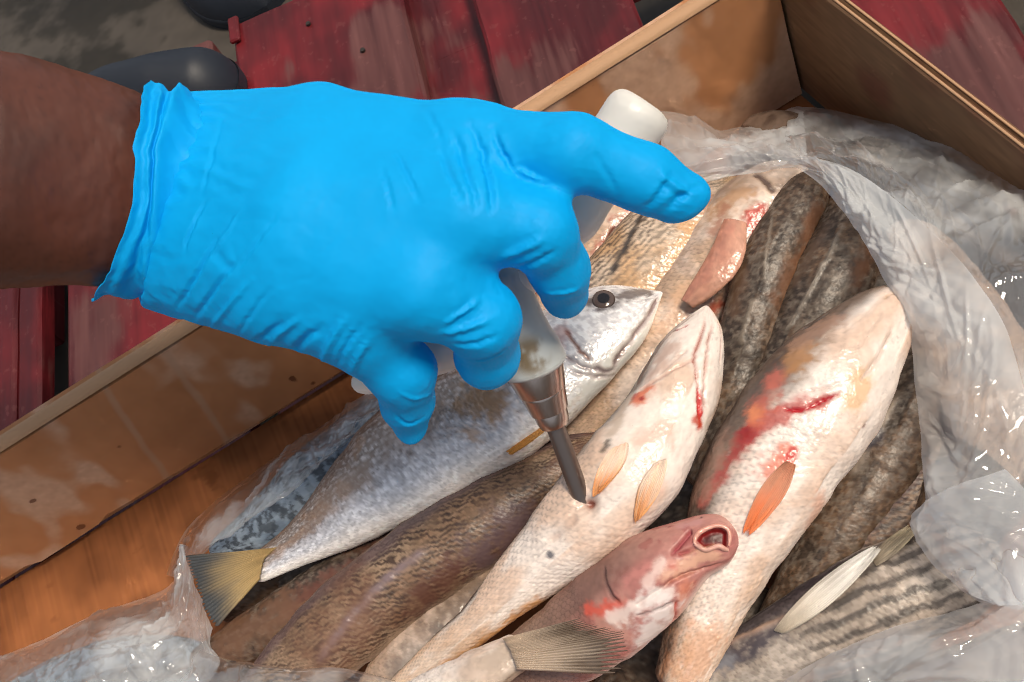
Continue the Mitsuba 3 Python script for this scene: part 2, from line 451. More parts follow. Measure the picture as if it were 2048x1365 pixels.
def pig_silver(t, c, X, Y, sd):
    n1, n2, n3 = fb(X * 50, Y * 50, 0, sd), fb(X * 170, Y * 170, 1, sd + 9), fb(X * 650, Y * 650, 2, sd + 3, 3)
    rim, rnd = hexcells(X / 0.0024, Y / 0.0024)
    sc = sm(0.23, 0.28, t)
    body = sm(0.24, 0.34, t)
    col = lerp3([0.52, 0.53, 0.57], [0.84, 0.85, 0.88], sm(0.3, 0.7, n3))
    col = lerp3(col, lerp3([0.24, 0.205, 0.195], [0.52, 0.50, 0.52], sm(0.38, 0.62, n3 + .5 * (n2 - .5))), body * sm(0.62, 0.40, c + 0.14 * (n1 - .5)))
    col = lerp3(col, col * [0.90, 0.93, 1.0], body * sm(.35, .5, c) * sm(.85, .65, c))
    col = lerp3(col, [0.85, 0.82, 0.81], sm(0.60, 0.82, c + 0.1 * (n1 - 0.5)))
    lines = sm(0.52, 0.8, 0.5 + 0.5 * np.sin(2 * np.pi * (Y / 0.0034 + X / 0.011 + 0.9 * n2))) * sm(0.40, 0.62, n2 + 0.12)
    col = lerp3(col, [0.17, 0.135, 0.12], 0.75 * lines * sm(0.58, 0.30, c) * sc)
    col = lerp3(col, [0.17, 0.125, 0.10], 0.8 * sm(0.30, 0.10, c + 0.12 * (n1 - 0.5)) * sc)
    col = col * (1 + (1 - body)[:, None] * 0.18) * [1.04, 1.0, 0.95]
    stain = 0.8 * sm(0.56, 0.70, fb(X * 75, Y * 75, 7, sd)) * sm(0.68, 0.4, c) * sc
    col = lerp3(col, [0.33, 0.20, 0.125], 0.75 * stain)
    col = col * (1 - 0.22 * sc * sm(0.6, 1, rim))[..., None] * (0.80 + 0.40 * rnd * sc + 0.2 * (1 - sc))[..., None]
    return col, -0.00020 * sc * sm(0.5, 1, rim) + 0.0006 * (n1 - 0.5) * sc


def pig_dark(t, c, X, Y, sd):
    n1, n2, n3 = fb(X * 60, Y * 60, 0, sd), fb(X * 210, Y * 260, 1, sd + 9), fb(X * 600, Y * 600, 2, sd + 3, 3)
    rim, rnd = hexcells(X / 0.0021 + 2.5 * n2, Y / 0.0021 + 2.5 * n1)
    n4 = fb(X * 480, Y * 480, 6, sd + 21, 3)
    col = lerp3([0.056, 0.038, 0.028], [0.125, 0.072, 0.042], sm(0.38, 0.66, n1))
    col = lerp3(col, [0.150, 0.120, 0.096], 0.75 * sm(0.45, 0.66, n4) * sm(0.2, 0.6, n2 + .1))
    col = lerp3(col, [0.032, 0.023, 0.018], 0.55 * sm(0.50, 0.36, n4))
    col = lerp3(col, [0.30, 0.22, 0.17], sm(0.62, 0.85, c))
    col = col * (0.72 + 0.56 * rnd)[..., None] * (1 - 0.35 * sm(0.6, 1, rim))[..., None]
    return col, -0.00010 * sm(0.5, 1, rim) + 0.0010 * (n1 - 0.5) + 0.0004 * (n2 - .5)


def pig_wavy(t, c, X, Y, sd):
    n1, n2, n3 = fb(X * 45, Y * 45, 0, sd), fb(X * 130, Y * 130, 1, sd + 9), fb(X * 600, Y * 600, 2, sd + 3, 3)
    rim, rnd = hexcells(X / 0.0024, Y / 0.0024)
    col = lerp3([0.27, 0.185, 0.125], [0.19, 0.115, 0.072], sm(0.35, 0.65, n1))
    ph = Y / 0.0027 + X / 0.0062 + 2.6 * n2 + 0.8 * n3
    col = lerp3(col, [0.048, 0.028, 0.021], 0.95 * sm(0.36, 0.80, 0.5 + 0.5 * np.sin(2 * np.pi * ph)) * sm(0.80, 0.60, c) * (.35 + .65 * sm(.30, .55, fb(X * 140, Y * 140, 8, sd + 4))))
    col = lerp3(col, [0.105, 0.066, 0.070], 0.8 * sm(0.13, 0.03, c + 0.10 * (n1 - 0.5)))
    col = lerp3(col, [0.125, 0.060, 0.040], 0.7 * sm(0.57, 0.70, fb(X * 30, Y * 40, 5, sd + 2)))
    col = lerp3(col, [0.52, 0.40, 0.31], sm(0.66, 0.88, c))
    col = col * (0.82 + 0.36 * rnd)[..., None] * (1 - 0.25 * sm(0.6, 1, rim))[..., None]
    return col, -0.00022 * sm(0.5, 1, rim) + 0.0009 * (n1 - 0.5) + 0.0004 * (n2 - 0.5)


def pig_palewavy(t, c, X, Y, sd):
    n1, n2, n3 = fb(X * 45, Y * 45, 0, sd), fb(X * 190, Y * 190, 1, sd + 9), fb(X * 600, Y * 600, 2, sd + 3, 3)
    rim, rnd = hexcells(X / 0.0026, Y / 0.0026)
    col = lerp3([0.60, 0.47, 0.36], [0.54, 0.34, 0.19], sm(0.45, 0.7, n1))
    ph = Y / 0.0030 + X / 0.020 + 1.7 * n2
    dk = sm(0.72, 0.28, c + 0.2 * (n1 - 0.5))
    col = lerp3(col, [0.09, 0.070, 0.058], 0.85 * sm(0.42, 0.85, 0.5 + 0.5 * np.sin(2 * np.pi * ph)) * dk)
    col = lerp3(col, [0.10, 0.08, 0.068], 0.8 * sm(0.20, 0.06, c))
    col = col * (0.80 + 0.36 * rnd)[..., None] * (1 - 0.22 * sm(0.6, 1, rim))[..., None]
    return col, -0.00025 * sm(0.5, 1, rim) + 0.0008 * (n1 - 0.5)


def pig_scaled(t, c, X, Y, sd):
    n1, n2 = fb(X * 45, Y * 45, 0, sd), fb(X * 170, Y * 170, 1, sd + 9)
    rim, rnd = hexcells(X / 0.0025 + 0.8 * n2, Y / 0.0025 + 0.8 * n1)
    sc = sm(0.16, 0.24, t) * sm(.25, .55, n1)
    col = lerp3([0.66, 0.55, 0.48], [0.52, 0.36, 0.25], sm(0.4, 0.66, n1))
    col = lerp3(col, [0.35, 0.25, 0.19], 0.6 * sm(0.45, 0.25, c))
    col = lerp3(col, [0.36, 0.25, 0.19], 0.6 * sm(0.48, 0.65, n2) * sm(.75, .45, c))
    col = col * (1 - 0.30 * sc * sm(0.55, 1, rim))[..., None] * (0.86 + 0.28 * rnd)[..., None]
    return col, -0.00018 * sc * sm(0.45, 1, rim) + 0.0007 * (n1 - 0.5)


def pig_pink(t, c, X, Y, sd):
    n1, n2, n3 = fb(X * 55, Y * 55, 0, sd), fb(X * 200, Y * 200, 1, sd + 9), fb(X * 600, Y * 600, 2, sd + 3, 3)
    rim, rnd = hexcells(X / 0.0026, Y / 0.0026)
    sc = sm(0.42, 0.5, t)
    col = lerp3([0.38, 0.145, 0.130], [0.44, 0.225, 0.19], sm(0.35, 0.65, n1))
    col = lerp3(col, [0.30, 0.085, 0.080], 0.8 * sm(0.55, 0.72, n2) * sm(0.6, 0.1, t))
    col = lerp3(col, [0.155, 0.095, 0.075], 0.8 * sm(0.45, 0.22, c + 0.2 * (n1 - 0.5)) * sm(0.10, 0.4, t))
    col = lerp3(col, [0.66, 0.50, 0.44], 0.9 * sm(0.72, 0.9, c + 0.1 * (n1 - .5)))
    col = lerp3(col, [0.25, 0.165, 0.12], 0.75 * sm(0.45, 0.7, t) * sm(.8, .55, c))
    col = col * (1 - 0.28 * sc * sm(0.6, 1, rim))[..., None] * (0.84 + 0.3 * n3)[..., None]
    return col, -0.0002 * sc * sm(0.5, 1, rim) + 0.0011 * (n1 - 0.5) + 0.0004 * (n2 - 0.5)


def pig_blue(t, c, X, Y, sd):
    n1, n2, n3 = fb(X * 60, Y * 60, 0, sd), fb(X * 380, Y * 300, 1, sd + 9, 3), fb(X * 900, Y * 900, 2, sd + 3, 2)
    rim, rnd = hexcells(X / 0.0030 + n1 * 2, Y / 0.0030 + n2)
    col = lerp3([0.24, 0.30, 0.37], [0.15, 0.20, 0.27], sm(0.4, 0.6, n1))
    col = lerp3(col, [0.035, 0.045, 0.060], 0.85 * sm(0.44, 0.62, n2 + 0.10 * (rim - 0.5)))
    col = lerp3(col, [0.035, 0.042, 0.05], 0.8 * sm(0.16, 0.04, c))
    return col * (0.8 + 0.4 * rnd)[..., None], -0.00025 * sm(0.5, 1, rim) + 0.0006 * (n1 - 0.5)


def pig_striped(t, c, X, Y, sd):
    n1, n2, n3 = fb(X * 60, Y * 60, 0, sd), fb(X * 200, Y * 200, 1, sd + 9), fb(X * 600, Y * 600, 2, sd + 3, 3)
    rim, rnd = hexcells(X / 0.0026, Y / 0.0026)
    col = lerp3([0.40, 0.345, 0.30], [0.29, 0.24, 0.20], sm(0.4, 0.6, n1))
    ph = c / 0.105 + 0.7 * n2 + X / 0.09
    col = lerp3(col, [0.070, 0.058, 0.052], 0.88 * sm(0.40, 0.80, 0.5 + 0.5 * np.sin(2 * np.pi * ph)) * sm(0.65, 0.45, t))
    col = lerp3(col, [0.040, 0.030, 0.038], 0.9 * sm(0.18, 0.06, c + 0.06 * (n2 - .5)) * sm(0.2, 0.45, t))
    col = col * (0.75 + 0.5 * rnd)[..., None] * (1 - 0.25 * sm(0.6, 1, rim))[..., None]
    return col, -0.00024 * sm(0.5, 1, rim) + 0.0008 * (n1 - 0.5)


class Fish:
    pass


def fish(label, pig, ctrl, roll, seed, flat=0.75, nt=None, na=130, bsdf='m_fish', marks=(), group=None, expo=2.2, flow=None, snout=0.10, tailcap=0.03, slim=1.0):
    """A fish laid along pixels: ctrl rows are (px, py, z, half width in px), snout first. roll: where its back lies round the body (90 = up)."""
    f = Fish()
    bsdf = 'm_dark' if pig in (pig_dark, pig_wavy, pig_striped, pig_blue) and bsdf == 'm_fish' else bsdf
    f.key = thing('fish', label, 'fish', group)
    C = np.array([at(x, y, z) for x, y, z, w in ctrl])
    W = np.array([w * mpp(x, y, z) for x, y, z, w in ctrl])
    d = np.r_[0, np.cumsum(np.linalg.norm(np.diff(C, axis=0), axis=1))]
    L, d = d[-1], d / d[-1]
    Lpx = np.linalg.norm(np.diff(np.array(ctrl)[:, :2], axis=0), axis=1).sum()
    nt = nt or int(Lpx / 2.7)
    t = (1 - np.cos(np.linspace(0, np.pi, nt))) / 2 * 0.35 + np.linspace(0, 1, nt) * 0.65
    P = CubicSpline(d, C)(t)
    a = PchipInterpolator(d, W)(t)
    cap = np.sqrt(np.clip(1 - np.clip(1 - t / snout, 0, 1) ** expo, 1e-5, 1)) * np.sqrt(np.clip(1 - np.clip((t - 1 + tailcap) / tailcap, 0, 1) ** 2, 1e-4, 1))
    a = a * cap * (1 + 0.05 * (fb(t * 9, 0, 0, seed + 31) - 0.5) + 0.04 * (nz(t * 26, 2, 0, seed) - 0.5)) * slim
    T = np.gradient(P, axis=0); T /= np.linalg.norm(T, axis=1, keepdims=True)
    U = Z - T * T[:, 2:]; U /= np.linalg.norm(U, axis=1, keepdims=True)
    S = np.cross(U, T)
    th = np.linspace(0, 2 * np.pi, na, endpoint=False)
    fl = flat if np.ndim(flat) == 0 else np.interp(t, np.linspace(0, 1, len(flat)), flat)
    b = a * fl
    ce, se = np.cos(th), np.sin(th)
    ro = np.radians(roll)
    psi = np.abs(np.mod(th - ro + np.pi, 2 * np.pi) - np.pi) / np.pi          # 0 back .. 1 belly
    keel = 1 + 0.05 * np.cos(np.mod(th - ro, 2 * np.pi))                       # the back a little sharper
    v = P[:, None] + a[:, None, None] * (ce * keel)[None, :, None] * S[:, None] + b[:, None, None] * (se * keel)[None, :, None] * U[:, None]
    v = v.reshape(-1, 3)
    F = grid_faces(nt, na, True)
    n = vnormals(v, F)
    if n.reshape(nt, na, 3)[nt // 2, na // 4] @ U[nt // 2] < 0:
        F = F[:, ::-1]; n = -n
    tt, cc = np.repeat(t, na), np.tile(psi, nt)
    X = tt * L
    side = np.sign(np.sin(th - ro)) + (np.sin(th - ro) == 0)
    half = np.pi * np.sqrt((W.max() ** 2 + (W.max() * np.mean(fl)) ** 2) / 2)
    Y = cc * half + np.tile(side, nt) * 3.7
    col, rel = pig(tt, cc, X, Y, seed)
    fade = np.repeat(np.clip(cap, 0, 1), na)
    dv = rel * fade
    for m in marks:
        kind, pts, rad = m[0], m[1], m[2]
        q = surface_points(v, n, dense(pts, 8) if len(pts) > 1 else pts)
        dist, wh = dist_to_line(v, q)
        rad = rad * depth(P[nt // 2]) / FPX
        if kind == 'groove':        # (groove, pts, radius, depth mm, dark)
            prof = np.exp(-(dist / rad) ** 2) * sm(0, 0.15, wh + 0.02) * sm(0, 0.15, 1.02 - wh) * (0.55 + 0.9 * nz(X * 300, Y * 300, 6, seed))
            dv = dv - prof * m[3] * 0.001
            col = lerp3(col, np.asarray(m[5] if len(m) > 5 else [0.16, 0.07, 0.055]), np.clip(prof * m[4] * 1.35, 0, 1))
        elif kind == 'pit':          # (pit, polygon, softness, depth mm, colour)
            import shapely
            q = surface_points(v, n, pts)
            ax = np.linalg.svd(q - q.mean(0))[2]
            poly = shapely.Polygon((q - q.mean(0)) @ ax[:2].T)
            near = np.nonzero((np.linalg.norm(v - q.mean(0), axis=1) < 0.03) & (((v - q.mean(0)) @ ax[2]) * np.sign(ax[2] @ (ORIGIN - q.mean(0))) > -0.012))[0]
            p2 = shapely.points((v[near] - q.mean(0)) @ ax[:2].T)
            ins = np.where(shapely.contains(poly, p2), shapely.distance(poly.exterior, p2), 0) / rad
            k = np.clip(ins, 0, 1)
            push = np.zeros_like(v)
            push[near] = -((1 - (1 - k) ** 2) * m[3] * 0.001)[:, None] * (ax[2] * np.sign(ax[2] @ (ORIGIN - q.mean(0))))
            v = v + push
            col[near] = lerp3(col[near], np.asarray(m[4]), np.clip(ins * 3, 0, 1))
            col[near] = lerp3(col[near], np.asarray(m[4]) * .25, np.clip(ins * .8 - .2, 0, 1))  # darkens inwards: shade of a deep mouth put into the colour
        else:                        # (stain, pts, radius, colour, strength)
            w = fb(X * 170, Y * 170, 3, seed + 5) - 0.5
            w2 = fb(X * 520, Y * 520, 8, seed + 6) - 0.5
            w3 = fb(X * 60, Y * 60, 5, seed + 7) - 0.5
            k = (0.75 * sm(1.25, 0.1, dist / rad + 1.1 * w + 1.0 * w2 + 0.7 * w3) + 0.25 * sm(0.8, 0.3, dist / rad + 1.6 * w + w2)) * m[4]
            col = lerp3(col, np.asarray(m[3]), np.clip(k, 0, 1))
    v = v + n * dv[:, None]
    # closed ends
    v = np.vstack([v, P[:1], P[-1:]])
    col = np.vstack([col, col[:1], col[-na:].mean(0, keepdims=True)])
    i = np.arange(na)
    capf = np.vstack([np.stack([i * 0 + nt * na, (i + 1) % na, i], 1), np.stack([i * 0 + nt * na + 1, (nt - 1) * na + i, (nt - 1) * na + (i + 1) % na], 1)])
    q4 = np.vstack([F[:, [0, 1, 2]], F[:, [0, 2, 3]]])
    f.v, f.n, f.P, f.L = v, np.vstack([n, T[:1] * -1, T[-1:]]), P, L
    put(f'{f.key}__body', (v, np.vstack([q4, capf])), bsdf, smooth=True, color=np.clip(col, 0.002, 0.95))
    return f


def fin(f, part, base, outer, root, tip, rays=14, thick=0.0007, serr=0.12, curl=0.0, seed=1, label=None, bsdf='m_fin', nr=26, lift=0.0, leaf=0.0, drape=None, gap=0.0012, relief=1.0):
    """A fin of rays between two lists of (px, py, z), from the base line to the outer edge."""
    nb = rays * 7 + 1
    s = np.linspace(0, 1, nb)

    def curve(p):
        p = np.array([at(*q) for q in p])
        if len(p) == 2:
            return p[0] + (p[1] - p[0]) * s[:, None]
        dd = np.r_[0, np.cumsum(np.linalg.norm(np.diff(p, axis=0), axis=1))]
        return PchipInterpolator(dd / dd[-1], p)(s)

    B, O = curve(base), curve(outer)
    ph = s * rays
    ray = 0.5 - 0.5 * np.cos(2 * np.pi * ph)
    cell = np.floor(ph)
    cut = 1 - serr * (1 - ray) * (0.35 + 0.65 * nz(cell * 1.7, 0, 0, seed)) - 0.4 * serr * nz(cell * 0.9, 3, 0, seed)
    r = np.linspace(0, 1, nr)[:, None]
    V = B[None] * (1 - r * cut)[..., None] + O[None] * (r * cut)[..., None]
    nn = np.cross(O.mean(0) - B.mean(0), B[-1] - B[0]); nn /= np.linalg.norm(nn)
    if nn @ (ORIGIN - B.mean(0)) < 0:
        nn = -nn
    wd = np.cross(nn, O.mean(0) - B.mean(0)); wd *= np.sign(wd @ (B[-1] - B[0]))
    V = V + (leaf * np.sin(np.pi * np.clip(r, 0, 1)) ** .8 * (s - .5)[None])[..., None] * wd
    Lf = np.linalg.norm(O.mean(0) - B.mean(0))
    hgt = 0.00045 * relief * ray * (1 - 0.3 * r) + curl * Lf * np.sin(np.pi * r * 0.9) * np.sin(np.pi * s) + lift * r + 0.0012 * (fb(s * 6, r * 2, 0, seed) - 0.5)
    if drape is not None:                           # lies on the body: its depth is taken from the skin below
        w = V.reshape(-1, 3)
        front = np.nonzero(((ORIGIN - drape.v) * drape.n).sum(1) > 0)[0]
        d8, i8 = cKDTree(project(drape.v[front])).query(project(w), k=10)
        sk = np.linalg.norm(drape.v[front][i8] - ORIGIN, axis=2)
        sk = np.where(sk < sk.min(1, keepdims=True) + .006, sk, np.nan)
        wt = np.where(np.isnan(sk), 0, 1 / (d8 + 1.5))
        sk = (np.nan_to_num(sk) * wt).sum(1) / wt.sum(1)
        w = ORIGIN + (w - ORIGIN) / np.linalg.norm(w - ORIGIN, axis=1, keepdims=True) * (sk - gap * (0.25 + 1.2 * np.repeat(r[:, 0], nb)))[:, None]
        V = w.reshape(V.shape)
    V = V + hgt[..., None] * nn
    th = (thick * (1 - 0.75 * r) * (0.5 + 0.5 * ray))[..., None] * nn
    top, bot = (V + th).reshape(-1, 3), (V - th).reshape(-1, 3)
    q = grid_faces(nr, nb)
    k = len(top)
    edge = np.r_[np.arange(nb), np.arange(1, nr) * nb + nb - 1, (nr - 1) * nb + np.arange(nb - 2, -1, -1), np.arange(nr - 2, 0, -1) * nb]
    e2 = np.roll(edge, -1)
    F = np.vstack([q, q[:, ::-1] + k, np.stack([edge, edge + k, e2 + k, e2], 1)])
    n1 = nz(s * 9, r * 3, 0, seed)
    c = lerp3(np.broadcast_to(root, (nr, nb, 3)), np.broadcast_to(tip, (nr, nb, 3)), sm(0.15, 1, r + 0.35 * (n1 - 0.5)))
    c = c * (0.70 + 0.30 * sm(0.1, 0.6, ray + 0.12))[..., None] * (0.85 + 0.3 * n1)[..., None]
    c = c.reshape(-1, 3)
    return put(f'{f.key}__{part}', (np.vstack([top, bot]), F), bsdf, label=label, smooth=True, color=np.clip(np.vstack([c, c]), 0.002, 0.95))


def eye(f, px, py, rpx, iris=(0.10, 0.070, 0.060), lab=None):
    q = surface_points(f.v, f.n, [(px, py)])[0]
    view = ORIGIN - q; view /= np.linalg.norm(view)
    n = f.n[np.argmin(((f.v - q) ** 2).sum(1))]
    n = n + 0.5 * view; n /= np.linalg.norm(n)
    r = rpx * depth(q) / FPX
    m = trimesh.creation.icosphere(4, 1.0)
    v = np.array(m.vertices)
    a = np.cross(n, [0.3, 0.2, 0.9]); a /= np.linalg.norm(a)
    M = np.stack([a, np.cross(n, a), n])
    z = v[:, 2]
    ring = np.hypot(v[:, 0], v[:, 1])
    ring = np.where(z < 0, 1.2, ring)
    col = lerp3(np.broadcast_to([0.008, 0.007, 0.009], v.shape), np.broadcast_to(iris, v.shape), sm(0.50, 0.58, ring + 0.06 * (nz(v[:, 0] * 7, v[:, 1] * 7, 0, 3) - 0.5)))
    col = lerp3(col, np.broadcast_to([0.05, 0.035, 0.03], v.shape), sm(0.86, 0.95, ring))
    w = (v * [1, 1, 0.35]) @ M * r + q + n * 0.05 * r
    put(f'{f.key}__eye', (w, m.faces), 'm_eye', smooth=True, color=col, label=lab)


def flap(f, part, edge, back, col, col2, bulge=0.0015, nb=50, nr=16, bsdf='m_fish', label=None, seed=3, serr=0.0):
    """A thin plate (gill cover, lip, flesh edge) between two curves of (px, py, z)."""
    s = np.linspace(0, 1, nb)

    def curve(p):
        p = np.array([at(*q) for q in p])
        dd = np.r_[0, np.cumsum(np.linalg.norm(np.diff(p, axis=0), axis=1))]
        return (PchipInterpolator(dd / dd[-1], p)(s) if len(p) > 2 else p[0] + (p[1] - p[0]) * s[:, None])

    A, B = curve(edge), curve(back)
    r = np.linspace(0, 1, nr)[:, None]
    V = A[None] * (1 - r)[..., None] + B[None] * r[..., None]
    nn = np.cross(B.mean(0) - A.mean(0), A[-1] - A[0]); nn /= np.linalg.norm(nn)
    if nn @ (ORIGIN - A.mean(0)) < 0:
        nn = -nn
    n1 = fb(s * 7 + 0 * r, r * 4 + 0 * s, 0, seed)
    V = V + ((bulge * np.sin(np.pi * r) ** 0.7 * (0.4 + 0.6 * np.sin(np.pi * s)) + 0.0008 * (n1 - 0.5)))[..., None] * nn
    top, bot = V.reshape(-1, 3), (V - 0.0008 * nn).reshape(-1, 3)
    q = grid_faces(nr, nb)
    k = len(top)
    e = np.r_[np.arange(nb), np.arange(1, nr) * nb + nb - 1, (nr - 1) * nb + np.arange(nb - 2, -1, -1), np.arange(nr - 2, 0, -1) * nb]
    e2 = np.roll(e, -1)
    F = np.vstack([q, q[:, ::-1] + k, np.stack([e, e + k, e2 + k, e2], 1)])
    n2 = fb(s * 22 + 0 * r, r * 9 + 0 * s, 4, seed)
    c = lerp3(np.broadcast_to(col, (nr, nb, 3)), np.broadcast_to(col2, (nr, nb, 3)), sm(0.2, 0.9, r + 0.9 * (n1 - 0.5))) * (0.75 + 0.5 * n2)[..., None]
    c = c.reshape(-1, 3)
    return put(f'{f.key}__{part}', (np.vstack([top, bot]), F), bsdf, label=label, smooth=True, color=np.clip(np.vstack([c, c]), 0.002, 0.95))


def tube(f, part, pts, rads, col, bsdf='m_fish', drape=0.0, closed=False, label=None, sides=14, n=60, jit=0.0):
    p = np.array([at(*q) for q in pts]) if len(pts[0]) == 3 else surface_points(f.v, f.n, pts) + drape * (ORIGIN - f.P[0]) / np.linalg.norm(ORIGIN - f.P[0])
    r = np.array([w * depth(q) / FPX for w, q in zip(rads, p)])
    if closed:
        p, r = np.vstack([p, p[:1]]), np.r_[r, r[:1]]
    s = np.linspace(0, 1, len(p))
    u = np.linspace(0, 1, n, endpoint=not closed)
    P = CubicSpline(s, p, bc_type='periodic' if closed else 'not-a-knot')(u) if len(p) > 2 else p[0] + (p[1] - p[0]) * u[:, None]
    rr = PchipInterpolator(s, r)(u) if len(p) > 2 else np.interp(u, s, r)
    T = np.gradient(P, axis=0) if not closed else np.roll(P, -1, 0) - np.roll(P, 1, 0)
    T /= np.linalg.norm(T, axis=1, keepdims=True)
    V0 = ORIGIN - P.mean(0); V0 /= np.linalg.norm(V0)
    A = np.cross(T, V0); A /= np.linalg.norm(A, axis=1, keepdims=True)
    B = np.cross(A, T)
    th = np.linspace(0, 2 * np.pi, sides, endpoint=False)
    v = P[:, None] + rr[:, None, None] * (np.cos(th)[None, :, None] * A[:, None] + np.sin(th)[None, :, None] * B[:, None])
    v = v.reshape(-1, 3)
    F = grid_faces(n, sides, True)
    if closed:
        j = np.arange(sides)
        F = np.vstack([F, np.stack([(n - 1) * sides + j, (n - 1) * sides + (j + 1) % sides, (j + 1) % sides, j], 1)])
    c = np.broadcast_to(col, v.shape) * (0.8 + 0.4 * fb(v[:, 0] * 240, v[:, 1] * 240, v[:, 2] * 240, 5))[:, None]
    return put(f'{f.key}__{part}', (v, F), bsdf, label=label, smooth=True, color=c)


# --- the lower layers first
F4 = fish('pale fish with dark wavy lines on its back, under the tip of the index finger', pig_palewavy,
          [(1470, 352, .050, 24), (1405, 415, .050, 82), (1330, 500, .050, 108), (1250, 590, .048, 108), (1150, 690, .042, 95), (1030, 800, .036, 70), (900, 890, .03, 40)], 165, 41, flat=0.62,
          marks=[('groove', [(1300, 395), (1260, 470), (1215, 560)], 7, 0.4, .9, [.05, .04, .035]), ('stain', [(1330, 560), (1390, 450)], 34, [.55, .30, .13], .75), ('stain', [(1415, 400), (1425, 440)], 26, [.36, .17, .10], .7)])
F23 = fish('reddish scaled fish between the middle finger and the wavy lined fish', pig_scaled,
           [(1290, 388, .044, 26), (1222, 455, .044, 50), (1165, 545, .040, 58), (1105, 640, .036, 60), (1000, 740, .03, 45), (930, 800, .028, 30)], 200, 43, flat=0.7, nt=200, na=90,
           marks=[('stain', [(1235, 440), (1205, 510), (1185, 560)], 22, [.36, .10, .06], .9), ('stain', [(1260, 415)], 30, [.34, .09, .06], .8), ('groove', [(1240, 430), (1195, 530), (1180, 570)], 6, .8, .9, [.12, .035, .02])])
F5 = fish('pale scaled fish with a pink breast fin beside the dark mottled backs', pig_scaled,
          [(1618, 338, .054, 20), (1560, 368, .054, 60), (1490, 440, .054, 82), (1420, 540, .052, 84), (1350, 640, .050, 80), (1270, 740, .047, 70), (1180, 840, .043, 55), (1090, 925, .038, 36)], 168, 47, flat=0.66,
          marks=[('stain', [(1480, 385), (1440, 415)], 40, [.42, .24, .13], .8), ('groove', [(1505, 345), (1530, 360), (1548, 385)], 6, .9, .9, [.14, .09, .07]), ('stain', [(1520, 420), (1505, 450)], 26, [.42, .05, .035], .95),
                 ('stain', [(1440, 610), (1395, 640)], 26, [.34, .06, .03], .9), ('stain', [(1450, 410), (1430, 470)], 20, [.30, .13, .08], .8), ('stain', [(1380, 570), (1330, 660)], 30, [.60, .36, .22], .6)])
flap(F5, 'breast_fin', [(1448, 438, .073), (1430, 480, .075), (1395, 545, .074), (1362, 600, .069)], [(1492, 445, .074), (1492, 490, .076), (1460, 560, .075), (1385, 615, .068)], [.46, .20, .14], [.52, .27, .19], bulge=.003, label='smooth pink breast fin', seed=6)
F7 = fish('dark mottled fish seen from its back, next to the pink breast fin', pig_dark,
          [(1628, 344, .062, 34), (1596, 420, .064, 52), (1544, 520, .064, 60), (1510, 620, .060, 62), (1480, 740, .054, 58), (1440, 870, .048, 48), (1400, 980, .042, 38)], 82, 51, flat=0.85,
          marks=[('groove', [(1545, 425), (1532, 500), (1526, 560)], 3, -.5, .35, [.30, .25, .2]), ('groove', [(1505, 590), (1490, 640), (1478, 690)], 5, -.5, .3, [.30, .25, .2]), ('stain', [(1640, 420), (1600, 520), (1560, 620)], 26, [.15, .065, .032], .75), ('stain', [(1480, 540), (1462, 620)], 26, [.13, .07, .04], .6)])  # the pale ridge lines are thin highlights put into the colour
F8 = fish('dark mottled fish seen from its back, right behind the blood stained fish', pig_dark,
          [(1682, 384, .055, 36), (1694, 468, .056, 68), (1662, 570, .056, 84), (1606, 680, .052, 80), (1545, 800, .048, 66), (1480, 900, .042, 52), (1440, 990, .036, 36)], 95, 53, flat=0.85,
          marks=[('groove', [(1688, 440), (1648, 525), (1600, 612), (1570, 660)], 4, -.9, .38, [.30, .26, .22]), ('stain', [(1745, 490), (1715, 560)], 26, [.15, .065, .032], .7), ('stain', [(1650, 450), (1590, 560)], 22, [.09, .055, .038], .8)])  # its pale ridge carries a highlight painted into the skin colour
F8b = fish('dark fish at the rim of the film, right of the two dark mottled backs', pig_dark,
           [(1765, 470, .046, 26), (1762, 540, .046, 56), (1740, 640, .044, 70), (1690, 780, .04, 66), (1620, 900, .036, 50)], 100, 55, flat=0.85, nt=160, na=90)
F9 = fish('dark brown fish lying right of the big blood stained fish', pig_dark,
          [(1852, 640, .050, 40), (1828, 760, .050, 74), (1770, 900, .048, 88), (1690, 1040, .046, 80), (1610, 1170, .042, 60), (1540, 1270, .038, 40)], 75, 57, flat=0.8,
          marks=[('groove', [(1800, 780), (1740, 880), (1700, 950)], 9, -.6, .6, [.26, .21, .17]), ('stain', [(1750, 860), (1735, 885)], 24, [.02, .02, .035], .9)])
F10 = fish('red brown fish with streaked fins at the right edge of the pile', pig_wavy,
           [(1860, 870, .042, 40), (1828, 960, .042, 66), (1752, 1060, .042, 76), (1672, 1160, .040, 60), (1600, 1240, .036, 36)], 90, 59, flat=0.75, nt=170, na=90)
F12 = fish('dark red brown fish between the silver fish tail and the wavy brown fish', pig_dark,
           [(960, 1010, .036, 40), (860, 1075, .037, 62), (740, 1145, .037, 72), (610, 1222, .036, 70), (480, 1290, .034, 50), (390, 1335, .030, 30)], 80, 61, flat=0.85, nt=220,
           marks=[('stain', [(800, 1080), (600, 1210)], 60, [.13, .045, .03], .8), ('stain', [(560, 1215), (440, 1285)], 60, [.14, .07, .04], .8)])
F13 = fish('small grey scaled flank wedged under the middle belly-up fish', pig_scaled,
           [(1050, 1120, .040, 35), (960, 1190, .042, 52), (870, 1262, .042, 56), (790, 1340, .040, 50), (740, 1400, .036, 40)], 140, 63, flat=0.7, nt=170, na=90,
           marks=[('stain', [(1000, 1150), (900, 1240)], 60, [.13, .09, .065], .85), ('stain', [(880, 1290), (800, 1340)], 50, [.12, .10, .09], .7)])
